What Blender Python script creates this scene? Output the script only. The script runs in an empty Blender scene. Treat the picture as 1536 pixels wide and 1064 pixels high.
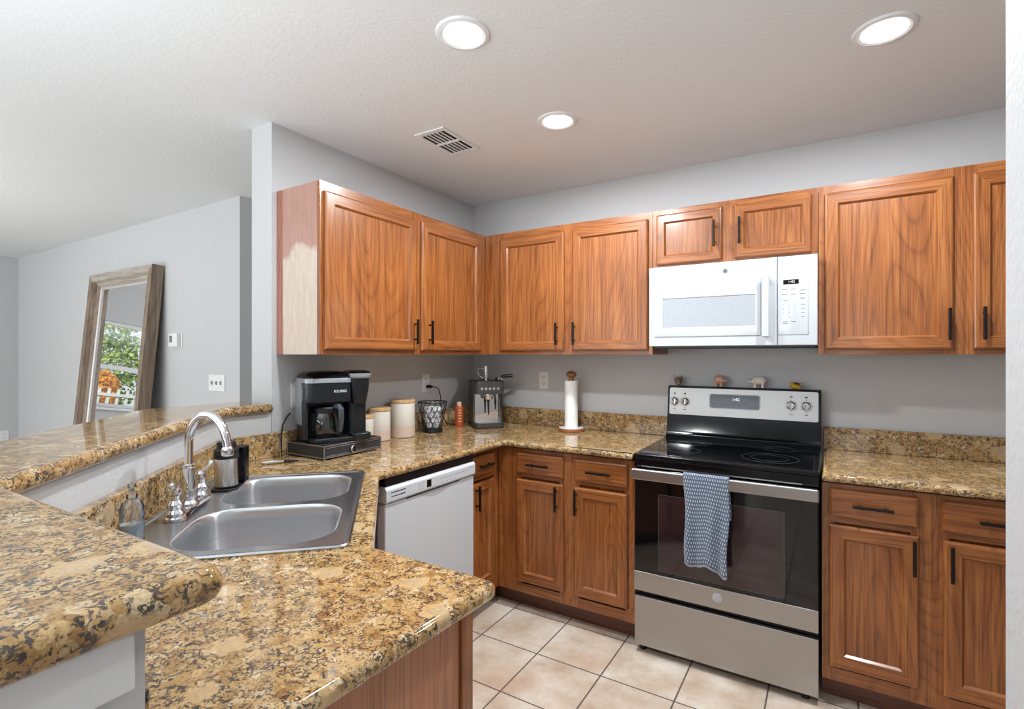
import bpy, bmesh, math, random
from mathutils import Vector, Matrix
random.seed(7)
S = bpy.context.scene
COL = S.collection
PI = math.pi
# ------------------------------------------------------------------ camera
cd = bpy.data.cameras.new('camera'); cam = bpy.data.objects.new('camera', cd); COL.objects.link(cam)
cd.sensor_width = 36; cd.lens = 772.16 / 1536 * 36; cd.clip_start = 0.05; cd.clip_end = 200
cam.location = (2.166, -2.9927, 1.3836); cam.rotation_euler = (PI/2, 0, 0.5529)
S.camera = cam
# ------------------------------------------------------------------ world, sun, daylight, exposure
w = bpy.data.worlds.new('sky'); S.world = w; w.use_nodes = True
bg = w.node_tree.nodes['Background']; bg.inputs[0].default_value = (0.88, 0.94, 1.0, 1); bg.inputs[1].default_value = 1.6
sd = bpy.data.lights.new('sun', 'SUN'); sd.energy = 6.0; sd.angle = 0.02; sd.color = (1, .95, .86)
so = bpy.data.objects.new('sun', sd); COL.objects.link(so); so.rotation_euler = (math.radians(-32), math.radians(38), 0)
def area(name, loc, rot, sx, sy, e, color=(1, 1, 1)):
    d = bpy.data.lights.new(name, 'AREA'); d.shape = 'RECTANGLE'; d.size = sx; d.size_y = sy; d.energy = e; d.color = color
    o = bpy.data.objects.new(name, d); COL.objects.link(o); o.location = loc; o.rotation_euler = rot; return o
# daylight through the three big windows behind the camera and the living-room window
DAY = (.92, .965, 1.0)
area('daylight_back_left', (-3.2, -6.42, 1.25), (PI/2, 0, 0), 2.4, 1.9, 150, DAY)
area('daylight_back_middle', (0.2, -6.42, 1.25), (PI/2, 0, 0), 2.4, 1.9, 45, DAY)
area('daylight_back_right', (3.1, -6.42, 1.25), (PI/2, 0, 0), 1.7, 1.9, 25, DAY)
# added up-facing fill lights out of view, brightening the ceiling
area('ceiling_fill', (1.0, -3.7, 1.2), (PI, 0, 0), 1.3, 1.3, 82, (.82, .92, 1))
area('ceiling_fill', (-2.6, -3.6, 1.2), (PI, 0, 0), 1.2, 1.2, 48, (.95, .98, 1))
S.view_settings.view_transform = 'Standard'; S.view_settings.look = 'None'
S.view_settings.gamma = 1; S.view_settings.use_curve_mapping = False
S.view_settings.exposure = -0.58

# ------------------------------------------------------------------ materials
def srgb(r, g, b):
    f = lambda c: (c/255/12.92 if c/255 <= .04045 else ((c/255+.055)/1.055)**2.4)
    return (f(r), f(g), f(b), 1)
class NT:
    def __init__(s, name):
        s.m = bpy.data.materials.new(name); s.m.use_nodes = True
        s.t = s.m.node_tree; s.n = s.t.nodes; s.b = s.n['Principled BSDF']
        s.pos = None
    def node(s, t, **k):
        n = s.n.new(t)
        for a, v in k.items(): setattr(n, a, v)
        return n
    def link(s, a, b): s.t.links.new(a, b)
    def P(s, scale=(1, 1, 1), rnd=0.0):
        if not s.pos: s.pos = s.node('ShaderNodeNewGeometry').outputs['Position']
        src = s.pos
        if rnd:
            oi = s.node('ShaderNodeObjectInfo'); va = s.node('ShaderNodeVectorMath', operation='SCALE')
            cb = s.node('ShaderNodeCombineXYZ'); 
            for i, k in enumerate((1, .7, .3)):
                mm = s.node('ShaderNodeMath', operation='MULTIPLY'); s.link(oi.outputs['Random'], mm.inputs[0]); mm.inputs[1].default_value = rnd*k; s.link(mm.outputs[0], cb.inputs[i])
            ad = s.node('ShaderNodeVectorMath', operation='ADD'); s.link(src, ad.inputs[0]); s.link(cb.outputs[0], ad.inputs[1]); src = ad.outputs[0]
        mp = s.node('ShaderNodeMapping'); s.link(src, mp.inputs[0]); mp.inputs['Scale'].default_value = scale
        return mp.outputs[0]
    def noise(s, vec, scale, detail=2, rough=.5, dist=0, out='Fac'):
        n = s.node('ShaderNodeTexNoise'); s.link(vec, n.inputs['Vector']); n.inputs['Scale'].default_value = scale
        n.inputs['Detail'].default_value = detail; n.inputs['Roughness'].default_value = rough; n.inputs['Distortion'].default_value = dist
        return n.outputs[out]
    def voro(s, vec, scale, feature='F1', out='Distance', rnd=1):
        n = s.node('ShaderNodeTexVoronoi', feature=feature); s.link(vec, n.inputs['Vector']); n.inputs['Scale'].default_value = scale
        n.inputs['Randomness'].default_value = rnd
        return n.outputs[out]
    def ramp(s, fac, stops, interp='LINEAR'):
        n = s.node('ShaderNodeValToRGB'); cr = n.color_ramp; cr.interpolation = interp
        while len(cr.elements) < len(stops): cr.elements.new(0.5)
        for e, (p, c) in zip(cr.elements, stops): e.position = p; e.color = c if len(c) == 4 else (*c, 1)
        s.link(fac, n.inputs[0]); return n.outputs[0]
    def step(s, fac, a, b):
        return s.ramp(fac, [(a, (0, 0, 0)), (b, (1, 1, 1))] if a < b else [(b, (1, 1, 1)), (a, (0, 0, 0))])
    def mix(s, f, a, b, mode='MIX'):
        n = s.node('ShaderNodeMix', data_type='RGBA', blend_type=mode)
        for sock, v in ((n.inputs[0], f), (n.inputs[6], a), (n.inputs[7], b)):
            if hasattr(v, 'is_output'): s.link(v, sock)
            elif isinstance(v, (int, float)): sock.default_value = v
            else: sock.default_value = v
        return n.outputs[2]
    def math(s, op, a, b=0.0, c=None):
        n = s.node('ShaderNodeMath', operation=op)
        for sock, v in zip(n.inputs, (a, b, c)):
            if v is None: continue
            if hasattr(v, 'is_output'): s.link(v, sock)
            else: sock.default_value = v
        return n.outputs[0]
    def set(s, **k):
        for a, v in k.items():
            sock = s.b.inputs[a.replace('_', ' ')]
            if hasattr(v, 'is_output'): s.link(v, sock)
            else: sock.default_value = v
    def bump(s, h, strength=.3, dist=.002):
        n = s.node('ShaderNodeBump'); n.inputs['Strength'].default_value = strength; n.inputs['Distance'].default_value = dist
        s.link(h, n.inputs['Height']); s.link(n.outputs[0], s.b.inputs['Normal'])
def plain(name, col, rough=.5, metal=0, coat=0, **k):
    t = NT(name); t.set(Base_Color=col, Roughness=rough, Metallic=metal)
    if coat: t.set(Coat_Weight=coat, Coat_Roughness=.05)
    t.set(**k)
    nz = t.noise(t.P(), 40, 2); t.set(Roughness=t.math('MULTIPLY_ADD', nz, .06, max(rough-.03, 0)))
    return t.m
def emis(name, col, st):
    t = NT(name); t.set(Base_Color=(0, 0, 0, 1), Emission_Color=col, Emission_Strength=st); return t.m

def wall_mat(name, col, sc=70, st=.35):
    t = NT(name); p = t.P()
    n = t.noise(p, sc, 3, .6); b = t.voro(p, sc*.9, 'SMOOTH_F1')
    t.set(Base_Color=t.mix(t.noise(p, 1.3, 1), tuple(c*.985 for c in col[:3])+(1,), col), Roughness=.72)
    t.bump(t.math('ADD', n, t.math('MULTIPLY', b, .6)), st, .004); return t.m
M = {}
M['wall'] = wall_mat('grey_wall_paint', srgb(196, 197, 198))
M['ceil'] = wall_mat('textured_white_ceiling', srgb(228, 231, 233), 85, .22)
M['white'] = plain('white_semi_gloss', srgb(228, 230, 232), .3)
M['appl'] = plain('white_appliance_enamel', srgb(204, 207, 211), .16, coat=.3)
M['appl_grey'] = plain('pale_grey_plastic', srgb(176, 178, 182), .35)
M['mw'] = plain('white_microwave_enamel', srgb(184, 188, 192), .2, coat=.25)
M['applside'] = plain('grey_appliance_side', srgb(150, 145, 145), .45)
M['plate'] = plain('white_plastic', srgb(232, 232, 230), .35)
M['slot'] = plain('dark_slot', srgb(40, 40, 42), .6)
M['black'] = plain('black_plastic', srgb(22, 23, 26), .35)
M['blackgl'] = plain('black_enamel', srgb(10, 11, 14), .14, Specular_IOR_Level=.28)
M['glassblack'] = plain('black_ceramic_glass', srgb(9, 10, 13), .05, coat=.15)
M['oven_window'] = plain('oven_window_glass', srgb(46, 32, 35), .06, coat=.5)
M['ring'] = plain('burner_ring_print', srgb(70, 74, 80), .2)
M['pull'] = plain('dark_bronze_pull', srgb(34, 28, 26), .38, .6)
M['chrome'] = plain('polished_chrome', (.82, .83, .85, 1), .05, 1)
M['rubber'] = plain('black_rubber', srgb(18, 18, 18), .7)
M['ink'] = plain('grey_print', srgb(120, 122, 128), .5)
M['inkdk'] = plain('dark_print', srgb(45, 47, 52), .5)
M['inkwh'] = plain('white_print', srgb(225, 225, 225), .4)
M['lamp'] = emis('lamp_diffuser', (1, .985, .96, 1), 25)
M['disp'] = emis('lit_display_digits', (.85, .95, 1, 1), 2.2)
M['dispblue'] = plain('display_window_blue_grey', srgb(52, 62, 76), .12, coat=.3)
M['dark'] = plain('dark_duct', srgb(12, 12, 12), .9)

def steel(name, col, axis, rough=.27):
    t = NT(name); sc = [260, 260, 260]
    for a in axis: sc[a] = 2.5
    n = t.noise(t.P(tuple(sc)), 1, 2)
    t.set(Base_Color=t.mix(n, tuple(c*.95 for c in col[:3])+(1,), col), Metallic=1, Roughness=t.math('MULTIPLY_ADD', n, .12, rough-.06))
    cb = t.node('ShaderNodeCombineXYZ'); cb.inputs[axis[0]].default_value = 1.0
    t.link(cb.outputs[0], t.b.inputs['Tangent']); t.set(Anisotropic=.75)
    t.bump(n, .02, .0003); return t.m
M['steelx'] = steel('brushed_stainless', (.44, .43, .42, 1), (0,), .36)
M['steelz'] = steel('brushed_stainless_vertical', (.66, .65, .64, 1), (2,), .25)
M['sinksteel'] = steel('sink_stainless', (.72, .73, .75, 1), (0, 1), .30)
M['sinkrim'] = steel('sink_rim_stainless', (.50, .51, .53, 1), (0, 1), .24)

def granite():
    t = NT('gold_speckled_granite'); p0 = t.P()
    wn = t.noise(p0, 40, 3, .6, 0, 'Color')
    off = t.node('ShaderNodeVectorMath', operation='MULTIPLY_ADD'); t.link(wn, off.inputs[0]); off.inputs[1].default_value = (.020, .020, .020); t.link(p0, off.inputs[2])
    p = off.outputs[0]
    c1 = t.voro(p, 62, 'F1', 'Color'); sep = t.node('ShaderNodeSeparateColor'); t.link(c1, sep.inputs[0])
    base = t.ramp(sep.outputs[0], [(0, srgb(146, 108, 62)), (.22, srgb(180, 144, 92)), (.5, srgb(200, 168, 118)), (.75, srgb(168, 132, 80)), (1, srgb(214, 192, 154))])
    fine = t.noise(p, 210, 3, .7)
    base = t.mix(t.math('MULTIPLY', t.step(fine, .46, .64), .5), base, srgb(122, 82, 44))
    # large pale crystals with greyish hearts
    e2 = t.voro(p, 12, 'F1', 'Distance'); c2 = t.voro(p, 12, 'F1', 'Color'); sp2 = t.node('ShaderNodeSeparateColor'); t.link(c2, sp2.inputs[0])
    big = t.math('MULTIPLY', t.step(t.math('ADD', e2, t.math('MULTIPLY', t.noise(p0, 45, 2), .22)), .52, .47), t.step(sp2.outputs[1], .68, .72))
    bigc = t.ramp(e2, [(0, srgb(160, 156, 146)), (.10, srgb(190, 172, 142)), (.36, srgb(198, 164, 118)), (.44, srgb(212, 194, 160))])
    base = t.mix(t.math('MULTIPLY', big, .75), base, bigc)
    # dark mica in clusters along the crystal borders, plus loose specks
    ed = t.voro(p, 62, 'DISTANCE_TO_EDGE'); lown = t.noise(p0, 30, 2, .55)
    d1 = t.math('MULTIPLY', t.math('MULTIPLY', t.step(ed, .12, .05), t.step(lown, .48, .58)), t.step(t.noise(p, 70, 2), .47, .55))
    spk = t.noise(p0, 105, 2, .6, 1.2)
    d2 = t.math('MULTIPLY', t.step(spk, .53, .575), t.step(lown, .33, .45))
    spk2 = t.noise(p0, 230, 1, .5)
    dk = t.math('MAXIMUM', t.math('MAXIMUM', d1, d2), t.math('MULTIPLY', t.step(spk2, .63, .68), .8))
    dk = t.math('MULTIPLY', dk, t.math('SUBTRACT', 1.0, t.math('MULTIPLY', big, .8)))
    dcol = t.ramp(t.noise(p, 75, 1), [(.38, srgb(30, 30, 34)), (.55, srgb(64, 62, 64)), (.70, srgb(88, 60, 40))])
    col = t.mix(t.math('MULTIPLY', dk, .92), base, dcol)
    t.set(Base_Color=col, Roughness=.06, Coat_Weight=.2, Coat_Roughness=.03)
    return t.m
M['granite'] = granite()

def wood(name, axis, base=((106, 57, 26), (147, 86, 41), (174, 113, 61)), rough=.30, freq=9, rnd=20, pale=None):
    """oak: growth rings cut along `axis` plus fine pores"""
    t = NT(name)
    sc = [1, 1, 1]; sc[axis] = .14
    p = t.P(tuple(sc), rnd)
    n = t.noise(p, 3.0, 1.0, .4)
    rings = t.math('FRACT', t.math('MULTIPLY', n, freq*5.0))
    r2 = t.ramp(rings, [(0, (.0, .0, .0)), (.12, (.55, .55, .55)), (.55, (.9, .9, .9)), (.85, (.7, .7, .7)), (1, (.0, .0, .0))])
    sf = [210, 210, 210]; sf[axis] = 4
    pores = t.noise(t.P(tuple(sf), rnd), 1.0, 3, .6)
    sm = [60, 60, 60]; sm[axis] = 1.6
    mid = t.noise(t.P(tuple(sm), rnd), 1.0, 3, .65)
    broad = t.noise(t.P((1, 1, 1), rnd), 4.5, 2)
    f = t.math('ADD', t.math('MULTIPLY', r2, .17), t.math('ADD', t.math('MULTIPLY', mid, .74), t.math('MULTIPLY', broad, .22)))
    col = t.ramp(f, [(.34, srgb(*base[0])), (.58, srgb(*base[1])), (.84, srgb(*base[2]))])
    col = t.mix(t.math('MULTIPLY', t.step(pores, .50, .64), .5), col, srgb(*[int(c*.66) for c in base[0]]))
    t.set(Base_Color=col, Roughness=rough, Coat_Weight=.3, Coat_Roughness=.14)
    t.bump(pores, .12, .0006)
    if pale: pale(t, col)
    return t.m
M['woodz'] = wood('oak_vertical_grain', 2)
M['woodx'] = wood('oak_grain_along_x', 0)
M['woody'] = wood('oak_grain_along_y', 1)
DK = ((108, 54, 28), (134, 72, 40), (146, 84, 50))
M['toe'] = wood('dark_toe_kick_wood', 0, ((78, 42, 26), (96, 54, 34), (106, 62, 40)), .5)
M['panel'] = wood('reddish_end_panel_wood', 2, ((160, 102, 70), (176, 116, 82), (188, 130, 96)), .4, 2)
def pale_patch(t, col):
    sx = t.node('ShaderNodeSeparateXYZ'); t.link(t.pos, sx.inputs[0])
    n = t.noise(t.P((1, 1, .6)), 9, 3)
    zz = t.math('ADD', sx.outputs[2], t.math('MULTIPLY', n, .26))
    xm = t.step(t.math('ADD', sx.outputs[0], t.math('MULTIPLY', n, .012)), .052, .056)
    f1 = t.math('MULTIPLY', t.step(t.math('SUBTRACT', 2.3, zz), .30, .34), xm)
    n2 = t.noise(t.P((6, 6, 1.2)), 7, 4, .7)
    f2 = t.math('MULTIPLY', f1, t.math('ADD', .72, t.math('MULTIPLY', n2, .4)))
    c2 = t.mix(t.math('MULTIPLY', xm, .45), col, srgb(190, 160, 146))
    t.set(Base_Color=t.mix(t.math('MINIMUM', f2, 1.0), c2, t.mix(n2, srgb(188, 168, 150), srgb(216, 204, 190))), Roughness=.6)
M['patched'] = wood('unfinished_side_with_pale_filler', 2, ((134, 76, 58), (160, 104, 84), (172, 120, 98)), .5, 5, 20, pale_patch)
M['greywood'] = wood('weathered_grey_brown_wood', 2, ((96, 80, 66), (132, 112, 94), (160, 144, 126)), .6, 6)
M['greywood_sheen'] = wood('weathered_wood_x_sheen', 0, ((140, 130, 118), (172, 162, 150), (200, 193, 184)), .6, 6)  # top rail's whitish sheen put into the wood colour
M['knobwood'] = wood('stained_knob_wood', 2, ((96, 56, 30), (140, 88, 52), (160, 104, 64)), .5, 9)
M['lidwood'] = wood('pale_bamboo_lid', 0, ((176, 136, 88), (204, 166, 116), (216, 180, 132)), .5, 9)

def tile():
    t = NT('beige_floor_tile')
    p = t.P(); sx = t.node('ShaderNodeSeparateXYZ'); t.link(p, sx.inputs[0])
    def line(o, off):
        a = t.math('FRACT', t.math('DIVIDE', t.math('SUBTRACT', o, off-31.0), .3118))
        d = t.math('MINIMUM', a, t.math('SUBTRACT', 1.0, a)); return d
    dx = line(sx.outputs[0], .8345); dy = line(sx.outputs[1], -.7755)
    d = t.math('MINIMUM', dx, dy)
    g = t.step(d, .0085, .0125)
    n1 = t.noise(p, 5.5, 5, .65); n2 = t.noise(p, 2.2, 2); n3 = t.noise(p, 30, 4, .7)
    c = t.ramp(n1, [(.3, srgb(178, 154, 132)), (.5, srgb(200, 183, 166)), (.68, srgb(216, 205, 192))])
    c = t.mix(t.math('MULTIPLY', t.step(n2, .55, .72), .45), c, srgb(182, 138, 104))
    c = t.mix(t.math('MULTIPLY', t.step(n3, .55, .75), .35), c, srgb(170, 150, 134))
    t.set(Base_Color=t.mix(g, srgb(92, 78, 70), c), Roughness=t.mix(g, (.8, .8, .8, 1), (.42, .42, .42, 1)))
    t.bump(t.math('ADD', g, t.math('MULTIPLY', n3, .08)), .5, .0015); return t.m
M['tile'] = tile()

def glassy(name, tint=(1, 1, 1, 1), refl=.12):
    t = NT(name); n = t.n; o = n['Material Output']; n.remove(t.b)
    tr = t.node('ShaderNodeBsdfTransparent'); tr.inputs[0].default_value = tint
    gl = t.node('ShaderNodeBsdfGlossy'); gl.inputs['Roughness'].default_value = .02
    fr = t.node('ShaderNodeFresnel'); fr.inputs[0].default_value = 1.45
    mx = t.node('ShaderNodeMixShader'); t.link(t.math('MINIMUM', t.math('ADD', fr.outputs[0], refl-.04), 1.0), mx.inputs[0]); t.link(tr.outputs[0], mx.inputs[1]); t.link(gl.outputs[0], mx.inputs[2])
    t.link(mx.outputs[0], o.inputs[0]); return t.m
M['glass'] = glassy('window_glass')
M['carafe'] = glassy('clear_carafe_glass', (.86, .88, .9, 1), .14)
M['clearplastic'] = glassy('clear_bottle_plastic', (1, 1, 1, 1), .2)
M['bluesoap'] = plain('pale_blue_soap', srgb(196, 216, 228), .2)
M['mirror'] = plain('mirror_glass', (.9, .91, .92, 1), .01, 1)
M['mirror'].node_tree.nodes['Principled BSDF'].inputs['Roughness'].default_value = .0
for l in list(M['mirror'].node_tree.links):
    if l.to_socket.name == 'Roughness': M['mirror'].node_tree.links.remove(l)

# ------------------------------------------------------------------ mesh builder
class MB:
    def __init__(s, T=None): s.v = []; s.f = []; s.m = []; s.T = T
    def add(s, pts, faces, m=0):
        b = len(s.v)
        for p in pts: s.v.append(tuple(s.T(*p)) if s.T else tuple(p))
        for i, f in enumerate(faces):
            s.f.append([b+k for k in f]); s.m.append(m[i] if isinstance(m, (list, tuple)) else m)
        return s
    def box(s, x0, x1, y0, y1, z0, z1, m=0):
        p = [(x0, y0, z0), (x1, y0, z0), (x1, y1, z0), (x0, y1, z0), (x0, y0, z1), (x1, y0, z1), (x1, y1, z1), (x0, y1, z1)]
        return s.add(p, [(0, 3, 2, 1), (4, 5, 6, 7), (0, 1, 5, 4), (1, 2, 6, 5), (2, 3, 7, 6), (3, 0, 4, 7)], m)
    def rings(s, loops, m=0, c0=True, c1=True, closed=True, mc=None):
        n = len(loops[0]); pts = [p for l in loops for p in l]; fs = []; ms = []
        for a in range(len(loops)-1):
            for i in range(n if closed else n-1):
                j = (i+1) % n
                fs.append((a*n+i, a*n+j, (a+1)*n+j, (a+1)*n+i)); ms.append(m[i % len(m)] if isinstance(m, (list, tuple)) else m)
        mm = m[0] if isinstance(m, (list, tuple)) else m
        if mc is None: mc = mm
        if c0: fs.append(tuple(range(n))[::-1]); ms.append(mc)
        if c1: fs.append(tuple((len(loops)-1)*n+i for i in range(n))); ms.append(mc)
        return s.add(pts, fs, ms)
    def lathe(s, prof, c=(0, 0, 0), n=32, m=0, ax='z', sx=1, sy=1):
        loops = []
        for r, h in prof:
            l = []
            for i in range(n):
                a = 2*PI*i/n; x, y = r*math.cos(a)*sx, r*math.sin(a)*sy
                if ax == 'z': q = (x, y, h)
                elif ax == 'y': q = (x, h, y)
                else: q = (h, x, y)
                l.append((c[0]+q[0], c[1]+q[1], c[2]+q[2]))
            loops.append(l)
        return s.rings(loops, m)
    def tube(s, path, r, n=12, m=0, caps=True):
        path = [Vector(p) for p in path]; loops = []
        up = Vector((0, 0, 1)); prev = None
        for i, p in enumerate(path):
            d = (path[min(i+1, len(path)-1)] - path[max(i-1, 0)]).normalized()
            if prev is None:
                a = d.cross(up);
                if a.length < .01: a = d.cross(Vector((1, 0, 0)))
                a.normalize()
            else:
                a = prev - d*prev.dot(d)
                if a.length < 1e-4: a = d.cross(up)
                a.normalize()
            prev = a; b = d.cross(a)
            rr = r[i] if isinstance(r, (list, tuple)) else r
            loops.append([tuple(p + a*rr*math.cos(2*PI*k/n) + b*rr*math.sin(2*PI*k/n)) for k in range(n)])
        return s.rings(loops, m, caps, caps)
    def ball(s, c, r, n=16, m=0, k=10):
        rx, ry, rz = r if isinstance(r, (tuple, list)) else (r, r, r); loops = []
        for i in range(1, k):
            t = -PI/2 + PI*i/k
            loops.append([(c[0]+rx*math.cos(t)*math.cos(2*PI*j/n), c[1]+ry*math.cos(t)*math.sin(2*PI*j/n), c[2]+rz*math.sin(t)) for j in range(n)])
        return s.rings(loops, m)
    def prism(s, poly, z0, z1, m=0):
        return s.rings([[(x, y, z0) for x, y in poly], [(x, y, z1) for x, y in poly]], m)
def rrect(x0, x1, y0, y1, r, n=6):
    out = []
    for cx, cy, a0 in ((x1-r, y0+r, -90), (x1-r, y1-r, 0), (x0+r, y1-r, 90), (x0+r, y0+r, 180)):
        for i in range(n+1):
            a = math.radians(a0+90*i/n); out.append((cx+r*math.cos(a), cy+r*math.sin(a)))
    return out
def fillet(poly, rad, n=6):
    out = []; N = len(poly)
    for i, p in enumerate(poly):
        r = rad[i] if isinstance(rad, (list, tuple)) else rad
        if not r: out.append(p); continue
        P_, A, B = Vector(p), Vector(poly[i-1]), Vector(poly[(i+1) % N])
        u = (A-P_).normalized(); v = (B-P_).normalized(); ang = u.angle(v)
        d = r/math.tan(ang/2); a = P_+u*d; b = P_+v*d
        for k in range(n+1):
            t = k/n; q = a*(1-t)**2 + P_*2*t*(1-t) + b*t*t; out.append((q.x, q.y))
    return out
ROOTS = {}
def thing(name, label, cat, loc=(0, 0, 0), rot=0, group=None):
    o = bpy.data.objects.new(name, None); COL.objects.link(o); o.location = loc; o.rotation_euler = (0, 0, rot)
    o.empty_display_size = .05
    o['label'] = label; o['category'] = cat
    if group: o['group'] = group
    ROOTS[o.name] = (Vector(loc), rot); return o
def org(o):
    v = Vector((0, 0, 0)); 
    while o is not None:
        v = v + o.location; o = o.parent
    return v
def build(name, mb, mats, parent=None, bevel=0, seg=2, world=True, smooth=True, angle=35, ang_sharp=32):
    """link mb as one mesh; world=True: coordinates are world ones and the parent has no rotation"""
    me = bpy.data.meshes.new(name)
    o_ = org(parent) if (parent is not None and world) else Vector((0, 0, 0))
    me.from_pydata([(x-o_.x, y-o_.y, z-o_.z) for x, y, z in mb.v], [], mb.f)
    if not isinstance(mats, (list, tuple)): mats = [mats]
    for m in mats: me.materials.append(M[m] if isinstance(m, str) else m)
    for p, i in zip(me.polygons, mb.m): p.material_index = i
    bm = bmesh.new(); bm.from_mesh(me); bmesh.ops.recalc_face_normals(bm, faces=bm.faces); bm.to_mesh(me); bm.free()
    if smooth: 
        me.shade_smooth()
        if not bevel: me.set_sharp_from_angle(angle=math.radians(ang_sharp))
    o = bpy.data.objects.new(name, me); COL.objects.link(o)
    if parent is not None: o.parent = parent
    if bevel:
        b = o.modifiers.new('bevel', 'BEVEL'); b.width = bevel; b.segments = seg; b.limit_method = 'ANGLE'; b.angle_limit = math.radians(angle); b.harden_normals = True
    return o
def single(name, mb, mats, label, cat, group=None, **k):
    o = build(name, mb, mats, None, **k); o['label'] = label; o['category'] = cat
    if group: o['group'] = group
    return o
def struct(name, mb, mats, parent=None, **k):
    o = build(name, mb, mats, parent, **k)
    if parent is None: o['kind'] = 'structure'
    return o
def text_mb(txt, size, F, m=0, depth=.0006, align='CENTER'):
    """lettering as real mesh; F(u, v, n) maps text plane to space"""
    c = bpy.data.curves.new('lettering', 'FONT'); c.body = txt; c.size = size; c.align_x = align; c.align_y = 'CENTER'; c.extrude = depth; c.resolution_u = 3
    o = bpy.data.objects.new('lettering', c); COL.objects.link(o)
    dg = bpy.context.evaluated_depsgraph_get(); me = bpy.data.meshes.new_from_object(o.evaluated_get(dg))
    mb = MB(F); mb.add([tuple(v.co) for v in me.vertices], [tuple(p.vertices) for p in me.polygons], m)
    bpy.data.objects.remove(o); bpy.data.curves.remove(c); bpy.data.meshes.remove(me); return mb
# wall-facing frames: (u right as seen from the front, n out of the face, z up)
def FB(y): return lambda u, n, z: (u, y-n, z)          # faces -y
def FL(x): return lambda u, n, z: (x+n, u, z)          # faces +x
def FP(y): return lambda u, n, z: (-u, y+n, z)         # faces +y

# ------------------------------------------------------------------ room shell
H = 2.445
def walls():
    struct('floor', MB().box(-5.6, 4.6, -6.7, 2.2, -.1, 0), 'tile')
    struct('ceiling', MB().box(-5.6, 4.6, -6.7, 2.2, H, H+.15), 'ceil')
    struct('wall_back', MB().box(-.155, 4.5, 0, .12, 0, H), 'wall')
    struct('wall_left', MB().box(-.155, 0, -1.57, 0, 0, H), 'wall')
    struct('wall_far', MB().box(-5.45, -1.19, -1.02, 2.1, 0, H), 'wall')
    struct('wall_hall', MB().box(-1.19, -.155, 1.98, 2.1, 0, H), 'wall')
    b = MB(); y0, y1, z0, z1 = -3.05, -1.62, .90, 1.965
    b.box(-5.6, -5.45, -6.6, y0, 0, H).box(-5.6, -5.45, y1, 2.1, 0, H).box(-5.6, -5.45, y0, y1, 0, z0).box(-5.6, -5.45, y0, y1, z1, H)
    struct('wall_living', b, 'wall')
    b = MB(); xs = [-5.45, -4.4, -2.0, -1.0, 1.4, 2.25, 3.95, 4.5]
    for i in range(0, 7, 2): b.box(xs[i], xs[i+1], -6.6, -6.48, 0, H)
    for i in range(1, 7, 2): b.box(xs[i], xs[i+1], -6.6, -6.48, 2.2, H).box(xs[i], xs[i+1], -6.6, -6.48, 0, .3)
    struct('wall_rear', b, 'wall')
    struct('wall_end', MB().box(4.5, 4.6, -6.6, .12, 0, H), 'wall')
    struct('wall_right', MB().box(2.432, 4.5, -1.90, -1.755, 0, H), 'wall')
    # living-room window, seen in the leaning mirror
    f = MB()
    for a, c, d, e in ((y0, y1, z0, z0+.045), (y0, y1, z1-.045, z1), (y0, y0+.045, z0+.045, z1-.045), (y1-.045, y1, z0+.045, z1-.045), (y0+.045, y1-.045, 1.37, 1.425)):
        f.box(-5.57, -5.49, a, c, d, e)
    wn = struct('window_1', f, 'white', bevel=.004)
    build('pane', MB().box(-5.535, -5.530, y0+.045, y1-.045, z0+.045, z1-.045), 'glass', wn)
    build('window_sill', MB().box(-5.49, -5.40, y0-.05, y1+.05, z0-.03, z0), 'white', wn, bevel=.004)
    for k, (a, c) in enumerate(((-4.4, -2.0), (-1.0, 1.4), (2.25, 3.95))):
        f = MB(); f.box(a, c, -6.58, -6.52, .3, .36).box(a, c, -6.58, -6.52, 2.14, 2.2).box(a, a+.06, -6.58, -6.52, .36, 2.14).box(c-.06, c, -6.58, -6.52, .36, 2.14).box((a+c)/2-.03, (a+c)/2+.03, -6.58, -6.52, .36, 2.14)
        wn = struct('window_%d' % (k+2), f, 'white', bevel=.004)
        build('pane', MB().box(a+.06, c-.06, -6.553, -6.548, .36, 2.14), 'glass', wn)
walls()
# pony wall carrying the bar
pw = [(0, -1.572), (0, -1.82), (.93, -2.75), (1.59, -2.75), (1.59, -2.87), (.88, -2.87), (-.12, -1.87), (-.12, -1.572)]
struct('wall_pony', MB().prism(pw, 0, 1.12), 'wall')
struct('trim_1', MB().box(1.59, 1.602, -2.868, -2.762, 1.062, 1.1195), 'white', bevel=.004)

# ------------------------------------------------------------------ ceiling fixtures
def downlight(c, label, grp=None):
    t = thing('recessed_ceiling_light', label, 'ceiling light', (c[0], c[1], H))
    build('trim_ring', MB().lathe([(.064, -.001), (.066, -.006), (.075, -.009), (.086, -.006), (.091, 0), (.091, .002), (.064, .002)], (c[0], c[1], H), 48), 'white', t)
    d = bpy.data.lights.new('downlight_lamp', 'AREA'); d.shape = 'DISK'; d.size = .12; d.energy = 31; d.color = (.92, .965, 1)
    lo = bpy.data.objects.new('downlight_lamp', d); COL.objects.link(lo); lo.location = (0, 0, -.012); lo.parent = t
    build('diffuser', MB().lathe([(.0645, -.0035), (.0645, .001)], (c[0], c[1], H), 48), 'lamp', t)
downlight((1.135, -1.63), 'lit round ceiling light on the left, above and in front of the air vent')
downlight((2.318, -.925), 'lit round ceiling light at the right, above the stove side')
downlight((1.115, -.898), 'smallest lit round ceiling light, right of the air vent')
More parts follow.
